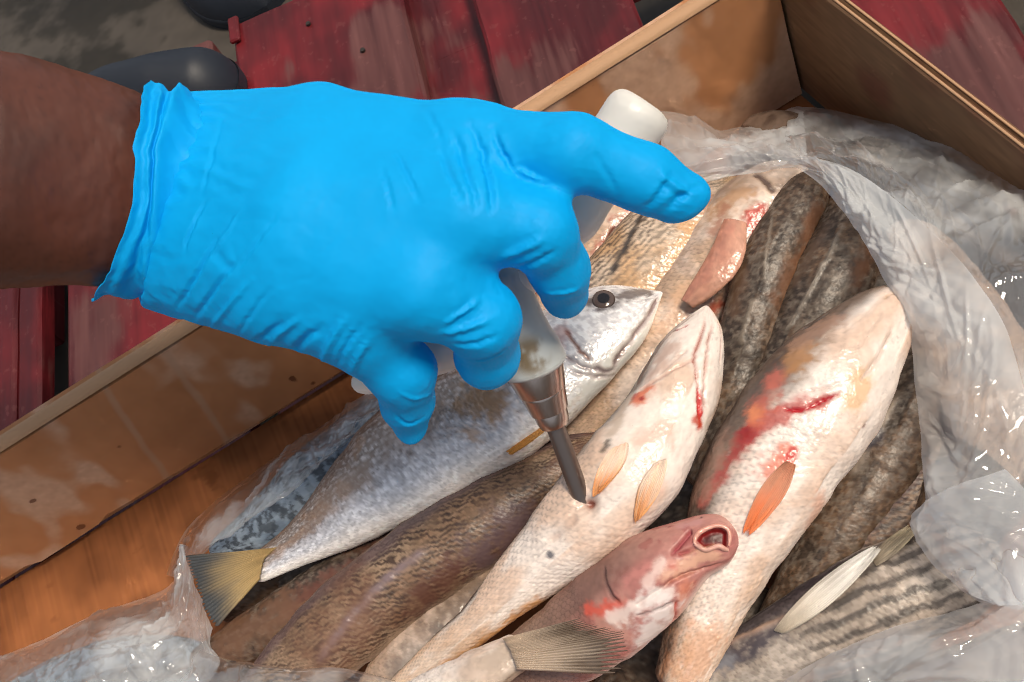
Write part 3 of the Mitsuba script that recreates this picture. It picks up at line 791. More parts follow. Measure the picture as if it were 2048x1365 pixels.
F11 = fish('brown wavy lined fish along the left side of the cream belly-up fish', pig_wavy,
           [(1215, 872, .048, 30), (1110, 945, .050, 64), (980, 1036, .052, 86), (850, 1128, .052, 92), (720, 1228, .050, 92), (620, 1318, .048, 84), (540, 1400, .044, 70), (480, 1470, .04, 50)], 128, 67, flat=0.85,
           marks=[('groove', [(860, 1090), (760, 1170), (680, 1260), (630, 1330)], 9, -.8, .8, [.19, .14, .15]), ('stain', [(1040, 1040), (960, 1110)], 55, [.10, .065, .075], .85), ('stain', [(720, 1240), (640, 1330)], 70, [.16, .075, .045], .55),
                  ('stain', [(900, 1150), (860, 1200)], 50, [.09, .035, .025], .8)])
F17 = fish('blue grey fish under the clear film at the left rim of the pile', pig_blue,
           [(775, 800, .030, 30), (705, 880, .032, 56), (625, 965, .034, 72), (540, 1042, .034, 60), (455, 1085, .032, 28), (420, 1105, .03, 14)], 150, 71, flat=0.6)
F3 = fish('silver fish on its side under the hand, eye beside the middle fingertip', pig_silver,
          [(1325, 585, .064, 16), (1268, 618, .066, 66), (1196, 664, .068, 98), (1106, 736, .068, 120), (986, 818, .066, 138), (836, 910, .062, 132), (690, 1020, .056, 90), (590, 1094, .05, 48), (530, 1130, .048, 36), (500, 1146, .047, 32)], 168, 73, flat=[.5, .55, .55, .55, .5, .42, .38], bsdf='m_silver',
          marks=[('groove', [(1312, 585), (1296, 640), (1250, 700), (1235, 742)], 6, .9, .8, [.30, .22, .21]), ('groove', [(1235, 742), (1180, 735), (1125, 705)], 5, .9, .7, [.30, .24, .24]), ('groove', [(1130, 652), (1155, 690), (1185, 722)], 4, .7, 1.0, [.24, .11, .08]),
                 ('groove', [(1245, 752), (1190, 752), (1135, 735)], 5, .7, .5, [.34, .28, .28]), ('stain', [(1190, 598), (1230, 590), (1290, 580)], 26, [.13, .10, .09], .9), ('stain', [(1206, 597)], 32, [.10, .075, .07], .9), ('stain', [(1120, 665), (1110, 700)], 22, [.5, .24, .20], .6),
                 ('stain', [(930, 790), (985, 815)], 45, [.34, .19, .09], .85), ('stain', [(945, 862)], 34, [.42, .26, .16], .8), ('stain', [(640, 1010), (720, 950)], 44, [.28, .19, .14], .6), ('stain', [(780, 880), (860, 850)], 60, [.24, .17, .14], .55)])
eye(F3, 1206, 597, 23, lab='dull dark eye')
fin(F3, 'tail_fin', [(556, 1096, .052), (527, 1124, .053), (520, 1158, .052)], [(368, 1112, .050), (392, 1175, .052), (408, 1222, .052), (432, 1258, .050)], [.42, .30, .14], [.045, .05, .055], rays=22, serr=.06, seed=7, label='fanned tail fin, ochre at the root and black at the edge')
fin(F3, 'breast_fin', [(1098, 848, .090), (1086, 866, .090)], [(1012, 905, .086), (1022, 912, .085)], [.60, .30, .10], [.66, .30, .07], rays=7, serr=.05, seed=9, label='narrow orange breast fin', drape=F3)
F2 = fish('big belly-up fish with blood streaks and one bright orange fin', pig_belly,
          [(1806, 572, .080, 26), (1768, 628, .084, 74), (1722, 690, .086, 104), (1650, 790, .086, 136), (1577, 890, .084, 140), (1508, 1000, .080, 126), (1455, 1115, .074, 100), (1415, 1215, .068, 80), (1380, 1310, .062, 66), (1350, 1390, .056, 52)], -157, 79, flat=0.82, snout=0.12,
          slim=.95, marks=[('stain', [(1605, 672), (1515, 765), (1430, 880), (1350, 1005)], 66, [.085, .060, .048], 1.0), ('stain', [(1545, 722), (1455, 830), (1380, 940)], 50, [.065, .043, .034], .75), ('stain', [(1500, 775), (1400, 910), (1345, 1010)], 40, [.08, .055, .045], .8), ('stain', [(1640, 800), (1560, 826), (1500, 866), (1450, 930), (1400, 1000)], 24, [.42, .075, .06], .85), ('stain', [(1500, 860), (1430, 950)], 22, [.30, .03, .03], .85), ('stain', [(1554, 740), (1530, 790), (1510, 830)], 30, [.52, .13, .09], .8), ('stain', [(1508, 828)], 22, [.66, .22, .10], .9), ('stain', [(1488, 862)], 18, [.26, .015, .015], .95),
                 ('groove', [(1686, 783), (1649, 796), (1617, 812), (1591, 817), (1560, 812)], 4, 1.3, 1.0, [.36, .008, .014]), ('stain', [(1600, 815), (1585, 818)], 9, [.40, .01, .015], 1.0), ('stain', [(1607, 698), (1585, 720)], 40, [.40, .20, .085], .8), ('stain', [(1660, 640), (1600, 680)], 36, [.34, .20, .14], .7), ('stain', [(1725, 770), (1716, 800)], 28, [.60, .36, .17], .75),
                 ('stain', [(1530, 940), (1570, 915)], 34, [.62, .13, .06], .8), ('stain', [(1575, 918), (1590, 905)], 14, [.48, .03, .025], .9), ('stain', [(1640, 1000), (1625, 1060)], 26, [.66, .32, .21], .5), ('stain', [(1410, 1290), (1360, 1350)], 60, [.58, .28, .15], .55), ('stain', [(1440, 900), (1380, 1000)], 44, [.26, .15, .11], .75),
                 ('groove', [(1768, 600), (1780, 586), (1796, 588), (1803, 604)], 3, .8, .55, [.48, .32, .22]), ('groove', [(1790, 650), (1766, 698), (1734, 746)], 3, 1.0, .5, [.48, .36, .30]), ('groove', [(1774, 688), (1752, 726), (1720, 760)], 3, .8, .4, [.5, .38, .32]), ('groove', [(1768, 610), (1740, 660), (1700, 700)], 4, .7, .35, [.55, .42, .35]),
                 ('groove', [(1755, 600), (1715, 640), (1680, 665)], 3, .6, .35, [.55, .42, .35]), ('groove', [(1690, 760), (1640, 775), (1600, 778)], 3, .5, .35, [.5, .35, .3]), ('groove', [(1655, 612), (1640, 622), (1610, 636), (1585, 640)], 4, .8, .8, [.08, .06, .05]), ('stain', [(1730, 850)], 6, [.2, .08, .06], .8)])
fin(F2, 'orange_fin', [(1572, 922, .110), (1592, 930, .109)], [(1482, 1072, .099), (1496, 1076, .099)], [.68, .36, .24], [.70, .20, .07], rays=13, serr=.18, seed=11, label='bright orange belly fin', leaf=.17, drape=F2)
F1 = fish('cream belly-up fish with two orange fins, pierced by the thermometer probe', pig_belly,
          [(1412, 612, .090, 24), (1402, 660, .092, 54), (1370, 745, .094, 84), (1322, 850, .096, 100), (1265, 940, .096, 112), (1180, 1032, .092, 102), (1080, 1124, .085, 78), (1000, 1203, .078, 55), (918, 1276, .070, 42), (848, 1336, .062, 33), (780, 1396, .054, 27)], -126, 83, flat=[.8, .85, .82, .8, .8, .85], snout=0.11,
          slim=.93, marks=[('groove', [(1411, 622), (1400, 674), (1388, 711), (1391, 730), (1398, 767), (1401, 805), (1405, 847)], 3.5, 1.3, .75, [.36, .13, .10]), ('groove', [(1430, 640), (1418, 690), (1413, 744), (1412, 791), (1416, 822)], 3.2, 1.1, .65, [.40, .20, .16]),
                 ('groove', [(1388, 714), (1352, 735), (1311, 758), (1275, 778)], 3.5, 1.0, .55, [.45, .26, .21]), ('groove', [(1380, 690), (1345, 722), (1318, 748)], 3, .7, .4, [.45, .28, .22]), ('groove', [(1338, 661), (1356, 655), (1375, 645)], 3, 1.2, .95, [.36, .05, .05]), ('groove', [(1386, 619), (1344, 655), (1296, 716), (1270, 768)], 3.5, .9, .6, [.22, .13, .10]),
                 ('groove', [(1440, 634), (1447, 680), (1443, 730)], 3, .9, .5, [.42, .2, .15]), ('stain', [(1402, 780), (1404, 820), (1402, 852)], 8, [.45, .02, .018], 1.0), ('stain', [(1395, 840), (1403, 850)], 12, [.45, .06, .03], .9), ('stain', [(1272, 795), (1300, 772)], 22, [.62, .16, .08], .95), ('stain', [(1266, 790)], 12, [.42, .03, .02], .9), ('stain', [(1281, 795)], 6, [.30, .02, .02], .9),
                 ('stain', [(1285, 870), (1330, 860)], 36, [.66, .36, .28], .6), ('stain', [(1350, 690), (1310, 735)], 26, [.56, .42, .36], .6), ('stain', [(1425, 760)], 22, [.62, .52, .46], .5), ('stain', [(1222, 860), (1250, 800)], 22, [.46, .36, .28], .7),
                 ('stain', [(1300, 930), (1310, 960)], 30, [.66, .40, .30], .6), ('stain', [(1080, 1210), (960, 1300), (880, 1350)], 24, [.62, .28, .08], .85), ('stain', [(1330, 700), (1300, 760)], 30, [.50, .33, .26], .6), ('stain', [(1207, 900), (1215, 880)], 9, [.06, .05, .04], .8), ('stain', [(1098, 1112)], 8, [.08, .08, .10], .9), ('groove', [(1172, 1002)], 30, 2.6, .25, [.40, .24, .18]), ('groove', [(1172, 1004)], 11, 1.5, .9, [.20, .07, .05]), ('groove', [(1150, 1030), (1120, 1062), (1090, 1085)], 8, 1.0, .3, [.42, .28, .22])])
fin(F1, 'breast_fin', [(1256, 886, .119), (1234, 896, .116)], [(1197, 990, .112), (1184, 998, .111)], [.78, .60, .48], [.68, .29, .10], rays=15, serr=.16, seed=13, label='orange fin on the left flank', leaf=.40, drape=F1)
fin(F1, 'breast_fin', [(1332, 918, .117), (1310, 926, .119)], [(1278, 1042, .109), (1266, 1050, .110)], [.80, .66, .55], [.66, .31, .12], rays=12, serr=.16, seed=14, label='slender orange fin on the right flank', leaf=.24, drape=F1)
F14 = fish('pink fish with its mouth wide open beside the tail of the blood stained fish', pig_pink,
           [(1474, 1078, .090, 32), (1446, 1082, .092, 52), (1395, 1098, .091, 62), (1318, 1150, .088, 90), (1225, 1224, .080, 98), (1125, 1298, .074, 88), (1020, 1370, .066, 70), (940, 1430, .06, 50)], 150, 89, bsdf='m_dark', flat=[.9, .85, .75, .75, .75], snout=0.045, nt=420, na=220,
           marks=[('pit', [(1389, 1079), (1399, 1064), (1422, 1053), (1444, 1052), (1458, 1061), (1457, 1096), (1438, 1089), (1421, 1093), (1404, 1096)], 8, 3.6, [.24, .012, .012]),
                  ('groove', [(1382, 1058), (1368, 1075), (1352, 1096), (1340, 1103)], 5, 1.6, .85, [.28, .05, .06]), ('groove', [(1390, 1094), (1372, 1102), (1355, 1104)], 4, 1.2, .7, [.34, .09, .09]), ('groove', [(1205, 1130), (1212, 1175), (1240, 1206)], 4, 1.2, .9, [.10, .05, .045]),
                  ('groove', [(1456, 1124), (1394, 1146), (1350, 1160), (1299, 1194), (1270, 1208)], 4, 1.4, .75, [.34, .12, .09]), ('stain', [(1425, 1112), (1370, 1130), (1330, 1150)], 20, [.58, .33, .23], .85), ('stain', [(1345, 1130)], 14, [.45, .13, .10], .8), ('stain', [(1320, 1125), (1290, 1165)], 15, [.66, .50, .46], .8), ('stain', [(1290, 1130), (1250, 1160)], 16, [.50, .20, .18], .7),
                  ('stain', [(1240, 1208), (1200, 1220), (1170, 1216)], 18, [.55, .09, .06], .9), ('stain', [(1340, 1185), (1270, 1215), (1220, 1236)], 18, [.70, .60, .57], .8), ('stain', [(1370, 1180), (1352, 1250)], 22, [.56, .20, .12], .75), ('stain', [(1330, 1230), (1300, 1280)], 50, [.74, .68, .66], .85), ('groove', [(1354, 1204), (1352, 1240), (1342, 1280)], 4, 1.2, .7, [.45, .10, .08]),
                  ('groove', [(1352, 1205), (1310, 1226), (1270, 1236)], 3, 1.0, .6, [.25, .2, .2]), ('stain', [(1401, 1034)], 4, [.06, .03, .03], 1.0), ('stain', [(1400, 1040), (1360, 1050)], 12, [.46, .24, .24], .6)])
tube(F14, 'upper_lip', [(1386, 1090), (1388, 1074), (1400, 1061), (1420, 1051), (1442, 1049), (1457, 1057), (1461, 1072), (1459, 1092)], [3, 4.5, 5, 4.5, 4, 4, 4, 2], [.56, .27, .21], label='pale pink upper lip', drape=.0006)
tube(F14, 'lower_lip', [(1388, 1088), (1400, 1098), (1414, 1098), (1430, 1092), (1446, 1094), (1459, 1102)], [3, 4.5, 4.5, 5, 5.5, 3], [.55, .30, .24], label='lower lip', drape=.0006)
F15 = fish('pale fish whose spread tail fin lies across the bottom of the pile', pig_belly,
           [(1050, 1298, .094, 38), (1000, 1325, .094, 46), (930, 1370, .09, 62), (850, 1425, .084, 76), (760, 1490, .076, 70)], -60, 91, flat=0.6, nt=150, na=90, snout=0.06, marks=[('stain', [(1050, 1298), (1000, 1325)], 70, [.40, .31, .24], .85), ('stain', [(960, 1350), (900, 1400)], 60, [.48, .38, .31], .5)])
fin(F15, 'tail_fin', [(1005, 1278, .100), (1022, 1302, .102), (1035, 1340, .100)], [(1160, 1236, .102), (1215, 1252, .104), (1275, 1268, .104), (1262, 1300, .103), (1256, 1352, .100)], [.52, .42, .33], [.105, .075, .055], rays=24, serr=.30, seed=15, label='spread brown tail fin with ragged edge')
F16 = fish('striped grey brown fish with dark back at the bottom right corner of the pile', pig_striped,
           [(1995, 1090, .050, 60), (1890, 1150, .054, 108), (1775, 1205, .056, 112), (1650, 1262, .056, 98), (1520, 1322, .054, 78), (1400, 1376, .050, 60), (1300, 1430, .046, 44)], 140, 93, flat=0.75,
           marks=[('stain', [(1600, 1225), (1500, 1290), (1390, 1330)], 34, [.035, .030, .045], .9), ('stain', [(1420, 1330), (1450, 1320)], 24, [.22, .23, .26], .6), ('groove', [(1640, 1205), (1520, 1255), (1400, 1310)], 7, -.9, .6, [.30, .20, .15])])
fin(F16, 'back_fin', [(1548, 1262, .079), (1566, 1268, .079)], [(1752, 1088, .084), (1764, 1098, .084)], [.56, .50, .42], [.76, .75, .72], rays=13, relief=.5, serr=.10, seed=16, leaf=.13, drape=F16, gap=.0025, label='folded white fin')
fin(F16, 'back_fin', [(1742, 1118, .080), (1752, 1132, .078)], [(1822, 1044, .084), (1842, 1056, .082)], [.30, .25, .19], [.50, .42, .28], rays=8, relief=.6, serr=.25, seed=17, leaf=.12, drape=F16, gap=.0025, label='yellowish spiny fin')
# --- under the film
F18 = fish('fish with dark blotches under the film by the end wall of the box', pig_striped,
           [(1700, 300, .040, 24), (1790, 330, .044, 56), (1890, 378, .046, 72), (2000, 440, .046, 76), (2110, 510, .044, 60)], 120, 95, flat=0.7, nt=150, na=90, marks=[('stain', [(1800, 335)], 36, [.03, .025, .025], .9), ('stain', [(2030, 410)], 18, [.6, .10, .02], .9), ('stain', [(2020, 380)], 14, [.6, .12, .03], .9)])
F19 = fish('grey fish under the milky film at the right edge, upper of two', pig_scaled,
           [(1790, 450, .044, 40), (1860, 560, .05, 84), (1930, 690, .054, 104), (2010, 830, .054, 110), (2090, 960, .05, 80)], 30, 97, flat=0.7, nt=150, na=90, marks=[('stain', [(1880, 560), (1960, 700)], 90, [.12, .12, .13], .7)])
F20 = fish('dark fish under the milky film at the right edge, lower of two', pig_dark,
           [(2120, 800, .044, 60), (2030, 880, .046, 90), (1950, 980, .048, 96), (1900, 1080, .046, 80), (1870, 1160, .04, 50)], 60, 99, flat=0.7, nt=150, na=90)
F21 = fish('grey fish under the crumpled film at the bottom left corner', pig_blue,
           [(-60, 1480, .026, 50), (60, 1412, .030, 72), (190, 1360, .032, 76), (310, 1330, .032, 62), (420, 1330, .028, 36)], 120, 101, flat=0.6, nt=150, na=90)
F22 = fish('brown fish under the film at the bottom right corner', pig_wavy,
           [(2140, 1290, .05, 60), (2030, 1330, .052, 74), (1920, 1370, .052, 74), (1800, 1420, .05, 56)], 120, 103, flat=0.7, nt=150, na=90)
F24 = fish('pale fish under the film right at the corner of the box', pig_belly,
           [(1480, 262, .020, 24), (1560, 268, .026, 50), (1650, 300, .028, 54), (1740, 350, .028, 44)], 40, 105, flat=0.6, nt=130, na=90)
# --- the dark bottom of the pile
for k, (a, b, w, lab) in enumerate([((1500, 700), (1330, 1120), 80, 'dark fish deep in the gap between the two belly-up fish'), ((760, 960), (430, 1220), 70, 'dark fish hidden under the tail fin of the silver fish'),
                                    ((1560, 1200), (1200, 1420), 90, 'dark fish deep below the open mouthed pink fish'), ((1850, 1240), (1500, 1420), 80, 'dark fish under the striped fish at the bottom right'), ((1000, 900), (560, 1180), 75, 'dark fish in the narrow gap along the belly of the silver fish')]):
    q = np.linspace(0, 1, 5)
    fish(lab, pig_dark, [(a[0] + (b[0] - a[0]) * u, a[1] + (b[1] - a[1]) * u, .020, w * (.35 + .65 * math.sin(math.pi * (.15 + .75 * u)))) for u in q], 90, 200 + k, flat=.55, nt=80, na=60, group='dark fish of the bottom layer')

# ------------------------------------------------------------------ the clear bag
def milky(p, n, uv):
    a = fbm(p.x * 22 + 3, p.y * 22, p.z * 22, 3)
    b = fbm(p.x * 120, p.y * 120, p.z * 120, 3)
    return 0.23 + 0.38 * smoothstep(0.36, 0.68, a) + 0.14 * (b - 0.5)


scene['m_film'] = {'type': 'blendbsdf', 'weight': proc(milky), 'a': {'type': 'thindielectric', 'int_ior': 1.62},
                   'b': {'type': 'principledthin', 'base_color': rgb(0.86, 0.90, 0.93), 'roughness': 0.18, 'diff_trans': 0.7, 'spec_trans': 0.0, 'eta': 1.5}}
scene['m_film_mid'] = {'type': 'blendbsdf', 'weight': proc(lambda p, n, uv: 0.15 + 0.40 * smoothstep(0.38, 0.68, fbm(p.x * 30 + 7, p.y * 30, p.z * 30, 4))), 'a': {'type': 'thindielectric', 'int_ior': 1.62}, 'b': scene['m_film']['b']}
scene['m_film_clear'] = {'type': 'blendbsdf', 'weight': proc(lambda p, n, uv: 0.05 + 0.22 * smoothstep(0.48, 0.75, fbm(p.x * 45 + 3, p.y * 45, p.z * 45, 3))), 'a': {'type': 'thindielectric', 'int_ior': 1.62},
                         'b': scene['m_film']['b']}


def tri(x):
    return np.abs(np.mod(x, 1.0) - 0.5) * 2


def crumple(x, y, sd, lam=(0.085, 0.045, 0.020, 0.008), amp=0.055):
    rng = np.random.default_rng(sd)
    h = 0
    for l in lam:
        for k in range(3):
            a = rng.uniform(0, np.pi)
            wx = 0.55 * (nz(x / l / 1.7, y / l / 1.7, k, sd) - 0.5)
            mask = sm(0.30, 0.62, nz(x / l / 2.4, y / l / 2.4, k + 9, sd + 3))
            h = h + l * amp * (1.3, 1.1, .55, .35)[lam.index(l)] * mask * (tri((x * np.cos(a) + y * np.sin(a)) / l + wx + rng.uniform()) - 0.5)
    return h


def film(key, rows, sd, m='m_film', amp=0.055, step=0.0011, label=None, pull=None, rim=0.0):
    """A sheet of film lofted through rails of (px, py, z), then crumpled."""
    rails = []
    L = max(np.linalg.norm(np.diff(np.array([at(*q) for q in r]), axis=0), axis=1).sum() for r in rows)
    nu = int(L / step)
    u = np.linspace(0, 1, nu)
    for r in rows:
        p = np.array([at(*q) for q in r])
        d = np.r_[0, np.cumsum(np.linalg.norm(np.diff(p, axis=0), axis=1))]
        rails.append(PchipInterpolator(d / d[-1], p)(u))
    rails = np.array(rails)
    W = np.linalg.norm(np.diff(rails, axis=0), axis=2).sum(0).max()
    nv = max(8, int(W / step))
    sv = np.linspace(0, 1, len(rows))
    V = PchipInterpolator(sv, rails, axis=0)(np.linspace(0, 1, nv)) if len(rows) > 2 else rails[0] + (rails[1] - rails[0]) * np.linspace(0, 1, nv)[:, None, None]
    F = grid_faces(nv, nu)
    v = V.reshape(-1, 3)
    n = vnormals(v, F)
    n[n[:, 2] < 0] *= -1
    uu, vv = np.meshgrid(u * L, np.linspace(0, W, nv))
    h = crumple(uu, vv, sd, amp=amp)
    if pull:                                        # long stretched pleats across the sheet
        lam, a2, ang = pull
        q = uu * np.cos(ang) + vv * np.sin(ang)
        h = h + lam * a2 * sm(0.4, 0.7, nz(uu * 14, vv * 7, 0, sd)) * (tri(q / lam + 0.5 * nz(uu * 30, vv * 12, 0, sd)) - 0.5)
    rng = np.random.default_rng(sd + 500)              # single sharp folds
    for k in range(int(900 * L * W / .01 * .085)):
        cx, cy, a_, ln = rng.uniform(0, L), rng.uniform(0, W), rng.normal(1.0, .8), rng.uniform(.010, .080)
        du, dw = uu - cx, vv - cy
        al, ac = du * np.cos(a_) + dw * np.sin(a_), -du * np.sin(a_) + dw * np.cos(a_)
        ac = ac + 6 * al ** 2 * rng.normal()
        wd = rng.uniform(.0012, .0032)
        h = h + rng.choice([1, 1, -.7]) * wd * rng.uniform(.25, .6) * np.clip(1 - np.abs(ac) / wd, 0, 1) * np.clip(1 - np.abs(al) / ln, 0, 1)
    if rim:
        e = np.minimum(np.minimum(np.arange(nv)[:, None], nv - 1 - np.arange(nv)[:, None]) * 1.0, 99)
        h = h + rim * np.exp(-(e / 2.0) ** 2)
    edge = np.minimum(np.arange(nv), nv - 1 - np.arange(nv))[:, None] * step
    v = v + n * (h * (0.25 + 0.75 * sm(0, .012, edge))).reshape(-1, 1)
    return put(key, (v, F), m, smooth=True, label=label)


bag = thing('plastic_bag', 'clear crumpled plastic bag lining the box, pulled open round the fish', 'bag')
# right and upper side, from the end wall over the hidden fish to the mouth of the bag
R0 = [(1585, 214, .020), (1660, 220, .030), (1760, 246, .040), (1880, 274, .048), (2048, 330, .055), (2200, 390, .06), (2420, 640, .07), (2420, 1000, .07), (2300, 1300, .08)]
R1 = [(1570, 270, .056), (1660, 286, .066), (1750, 316, .076), (1870, 370, .084), (2010, 450, .090), (2140, 580, .092), (2230, 780, .094), (2200, 1020, .092), (2170, 1240, .088)]
R2 = [(1600, 312, .078), (1680, 330, .086), (1765, 380, .094), (1860, 460, .101), (1950, 560, .105), (2020, 680, .107), (2060, 830, .106), (2075, 1010, .104), (2080, 1220, .098)]
R3 = [(1605, 332, .083), (1672, 368, .090), (1745, 440, .096), (1825, 535, .100), (1885, 640, .103), (1925, 760, .103), (1945, 900, .101), (1945, 1040, .098), (1960, 1200, .092)]
R4 = [(1600, 340, .082), (1655, 385, .086), (1710, 455, .088), (1768, 550, .088), (1812, 640, .086), (1828, 760, .084), (1846, 900, .082), (1852, 1000, .082), (1822, 1046, .084)]
film(f'{bag}__film', [R0, R1, R2], 31, m='m_film_mid', amp=.035, pull=(.034, .09, 1.1), label='clear film over the fish along the end wall')
film(f'{bag}__film', [R2, R3, R4], 32, amp=.036, pull=(.026, .10, 1.2), rim=.001, label='milky folded band of film along the right of the opening')
film(f'{bag}__film', [
    [(1318, 222, .058), (1380, 236, .040), (1440, 262, .026), (1520, 240, .022), (1590, 214, .020), (1606, 216, .022)],
    [(1322, 262, .074), (1390, 280, .066), (1460, 290, .060), (1530, 280, .058), (1590, 280, .059), (1612, 284, .062)],
    [(1330, 318, .088), (1400, 322, .086), (1470, 316, .080), (1540, 312, .078), (1600, 314, .079), (1618, 318, .080)],
    [(1312, 372, .084), (1390, 366, .082), (1470, 352, .080), (1540, 344, .078), (1590, 340, .080), (1612, 346, .082)]],
    33, amp=.045, pull=(.016, .16, 1.5), rim=.001, label='stretched film at the far end of the pile')
# fold over the bottom right corner
film(f'{bag}__film', [
    [(1822, 1046, .084), (1852, 1110, .084), (1905, 1165, .084), (1968, 1208, .082)],
    [(1880, 1000, .100), (1930, 1060, .102), (1985, 1130, .100), (2030, 1210, .096)],
    [(2010, 940, .106), (2080, 1020, .106), (2130, 1120, .104), (2160, 1250, .100)]],
    35, amp=.045, pull=(.025, .10, .4), rim=.001)
film(f'{bag}__film', [
    [(1975, 1202, .082), (1890, 1225, .082), (1790, 1258, .082), (1690, 1300, .080), (1600, 1345, .078), (1530, 1400, .074)],
    [(2060, 1205, .096), (1940, 1258, .098), (1830, 1296, .098), (1730, 1340, .094), (1640, 1390, .09), (1570, 1450, .084)],
    [(2160, 1250, .096), (2060, 1290, .098), (1950, 1330, .096), (1830, 1380, .09), (1720, 1440, .085), (1640, 1520, .08)],
    [(2200, 1400, .08), (2120, 1420, .08), (2000, 1450, .08), (1900, 1480, .078), (1800, 1520, .075), (1700, 1600, .07)]],
    37, amp=.04, pull=(.022, .13, 1.35), rim=.001, label='bright wrinkled film along the bottom right')
# left side, clear over the floor and the blue grey fish
film(f'{bag}__film', [
    [(790, 770, .028), (700, 818, .018), (600, 880, .010), (500, 950, .006), (420, 1010, .005), (360, 1080, .005), (330, 1150, .006)],
    [(800, 790, .052), (715, 836, .052), (625, 905, .054), (535, 980, .054), (455, 1045, .050), (392, 1100, .046), (365, 1160, .044)],
    [(800, 806, .056), (728, 856, .058), (645, 922, .060), (556, 990, .060), (474, 1052, .056), (402, 1106, .050), (370, 1165, .046)]],
    39, m='m_film_clear', amp=.045, pull=(.020, .10, .9), rim=.0008, label='clear film over the blue grey fish')
film(f'{bag}__film', [
    [(372, 1092, .030), (318, 1185, .006), (180, 1235, .006), (60, 1290, .006), (-80, 1345, .006), (-220, 1400, .006)],
    [(372, 1105, .058), (335, 1222, .056), (220, 1265, .062), (90, 1320, .064), (-60, 1385, .06), (-180, 1440, .05)],
    [(392, 1180, .060), (375, 1262, .066), (290, 1310, .074), (170, 1370, .074), (20, 1440, .07), (-100, 1500, .06)],
    [(425, 1258, .060), (420, 1290, .066), (440, 1330, .070), (380, 1400, .072), (200, 1500, .07), (0, 1560, .06)]],
    41, m='m_film_mid', amp=.030, pull=(.020, .12, 1.2), rim=.001, label='crumpled film at the bottom left')
film(f'{bag}__film', [
    [(400, 1300, .076), (480, 1326, .078), (580, 1338, .080), (690, 1340, .082), (790, 1362, .080)],
    [(360, 1350, .082), (470, 1362, .086), (580, 1372, .088), (700, 1376, .088), (800, 1400, .084)],
    [(330, 1440, .076), (460, 1450, .078), (580, 1450, .08), (700, 1450, .08), (800, 1460, .076)]],
    43, m='m_film_clear', amp=.035, pull=(.015, .10, .3), rim=.0006)

# ------------------------------------------------------------------ the probe thermometer
def nets(f, lo, h):
    """Surface of f < 0 on a grid (naive surface nets)."""
    lo = np.asarray(lo, float)
    s = f < 0
    nx, ny, nz_ = f.shape
    cs = [s[i:nx - 1 + i, j:ny - 1 + j, k:nz_ - 1 + k] for i in (0, 1) for j in (0, 1) for k in (0, 1)]
    tot = sum(c.astype(np.int8) for c in cs)
    act = np.argwhere((tot > 0) & (tot < 8))
    idx = -np.ones((nx - 1, ny - 1, nz_ - 1), int)
    idx[tuple(act.T)] = np.arange(len(act))
    corners = np.array([(i, j, k) for i in (0, 1) for j in (0, 1) for k in (0, 1)])
    val = np.stack([f[tuple((act + c).T)] for c in corners], 1)
    acc, cnt = np.zeros((len(act), 3)), np.zeros(len(act))
    for a in range(8):
        for b in range(a + 1, 8):
            if np.abs(corners[a] - corners[b]).sum() != 1:
                continue
            m = (val[:, a] < 0) != (val[:, b] < 0)
            t = np.where(m, val[:, a] / np.where(m, val[:, a] - val[:, b], 1), 0)
            acc += np.where(m[:, None], corners[a] + t[:, None] * (corners[b] - corners[a]), 0)
            cnt += m
    v = lo + h * (act + acc / cnt[:, None])
    faces = []
    for ax in range(3):
        a1, a2 = (ax + 1) % 3, (ax + 2) % 3
        sl0 = [slice(1, -1)] * 3; sl1 = [slice(1, -1)] * 3
        sl0[ax], sl1[ax] = slice(0, -1), slice(1, None)
        x0, x1 = s[tuple(sl0)], s[tuple(sl1)]
        for flip in (False, True):
            e = np.argwhere((x0 & ~x1) if not flip else (~x0 & x1))
            base = e + 1
            base[:, ax] -= 1
            o1, o2 = np.eye(3, dtype=int)[a1], np.eye(3, dtype=int)[a2]
            q = np.stack([idx[tuple((base - o).T)] for o in (o1 + o2, o2, 0 * o1, o1)], 1)
            faces.append(q[:, ::-1] if flip else q)
    return v, np.vstack(faces)


def sd_cone(p, a, b, ra, rb):
    ab = b - a
    h = np.clip(((p - a) @ ab) / (ab @ ab), 0, 1)
    return np.linalg.norm(p - a - h[..., None] * ab, axis=-1) - (ra + (rb - ra) * h)


def smin(a, b, k):
    h = np.clip(0.5 + 0.5 * (b - a) / k, 0, 1)
    return b + (a - b) * h - k * h * (1 - h)


def field_grid(pts, pad, h):
    lo, hi = np.min(pts, 0) - pad, np.max(pts, 0) + pad
    n = np.ceil((hi - lo) / h).astype(int) + 1
    return lo, np.stack(np.meshgrid(*[lo[k] + h * np.arange(n[k]) for k in range(3)], indexing='ij'), -1)


def J(px, py, z, r):
    p = at(px, py, z)
    return p, r * depth(p) / FPX


TIP = at(1170, 1016, 0.100)
HUB = at(1052, 690, 0.158)
AX = HUB - TIP; AX /= np.linalg.norm(AX)


def lathe(profile, sections=72):
    """Turned part about the probe's axis: (metres from TIP, radius)."""
    pr = np.array(profile)
    a = np.cross(AX, [0.3, 0.7, 0.2]); a /= np.linalg.norm(a)
    b = np.cross(AX, a)
    th = np.linspace(0, 2 * np.pi, sections, endpoint=False)
    v = TIP + pr[:, 0][:, None, None] * AX + pr[:, 1][:, None, None] * (np.cos(th)[None, :, None] * a + np.sin(th)[None, :, None] * b)
    return trimesh.Trimesh(v.reshape(-1, 3), np.vstack([(q := grid_faces(len(pr), sections, True))[:, [0, 1, 2]], q[:, [0, 2, 3]]]), process=False)


def along(px, py):
    """Metres from TIP to where the axis passes nearest to this pixel."""
    s = np.linspace(-0.02, 0.2, 2000)
    return s[np.argmin(((project(TIP + s[:, None] * AX) - [px, py]) ** 2).sum(1))]


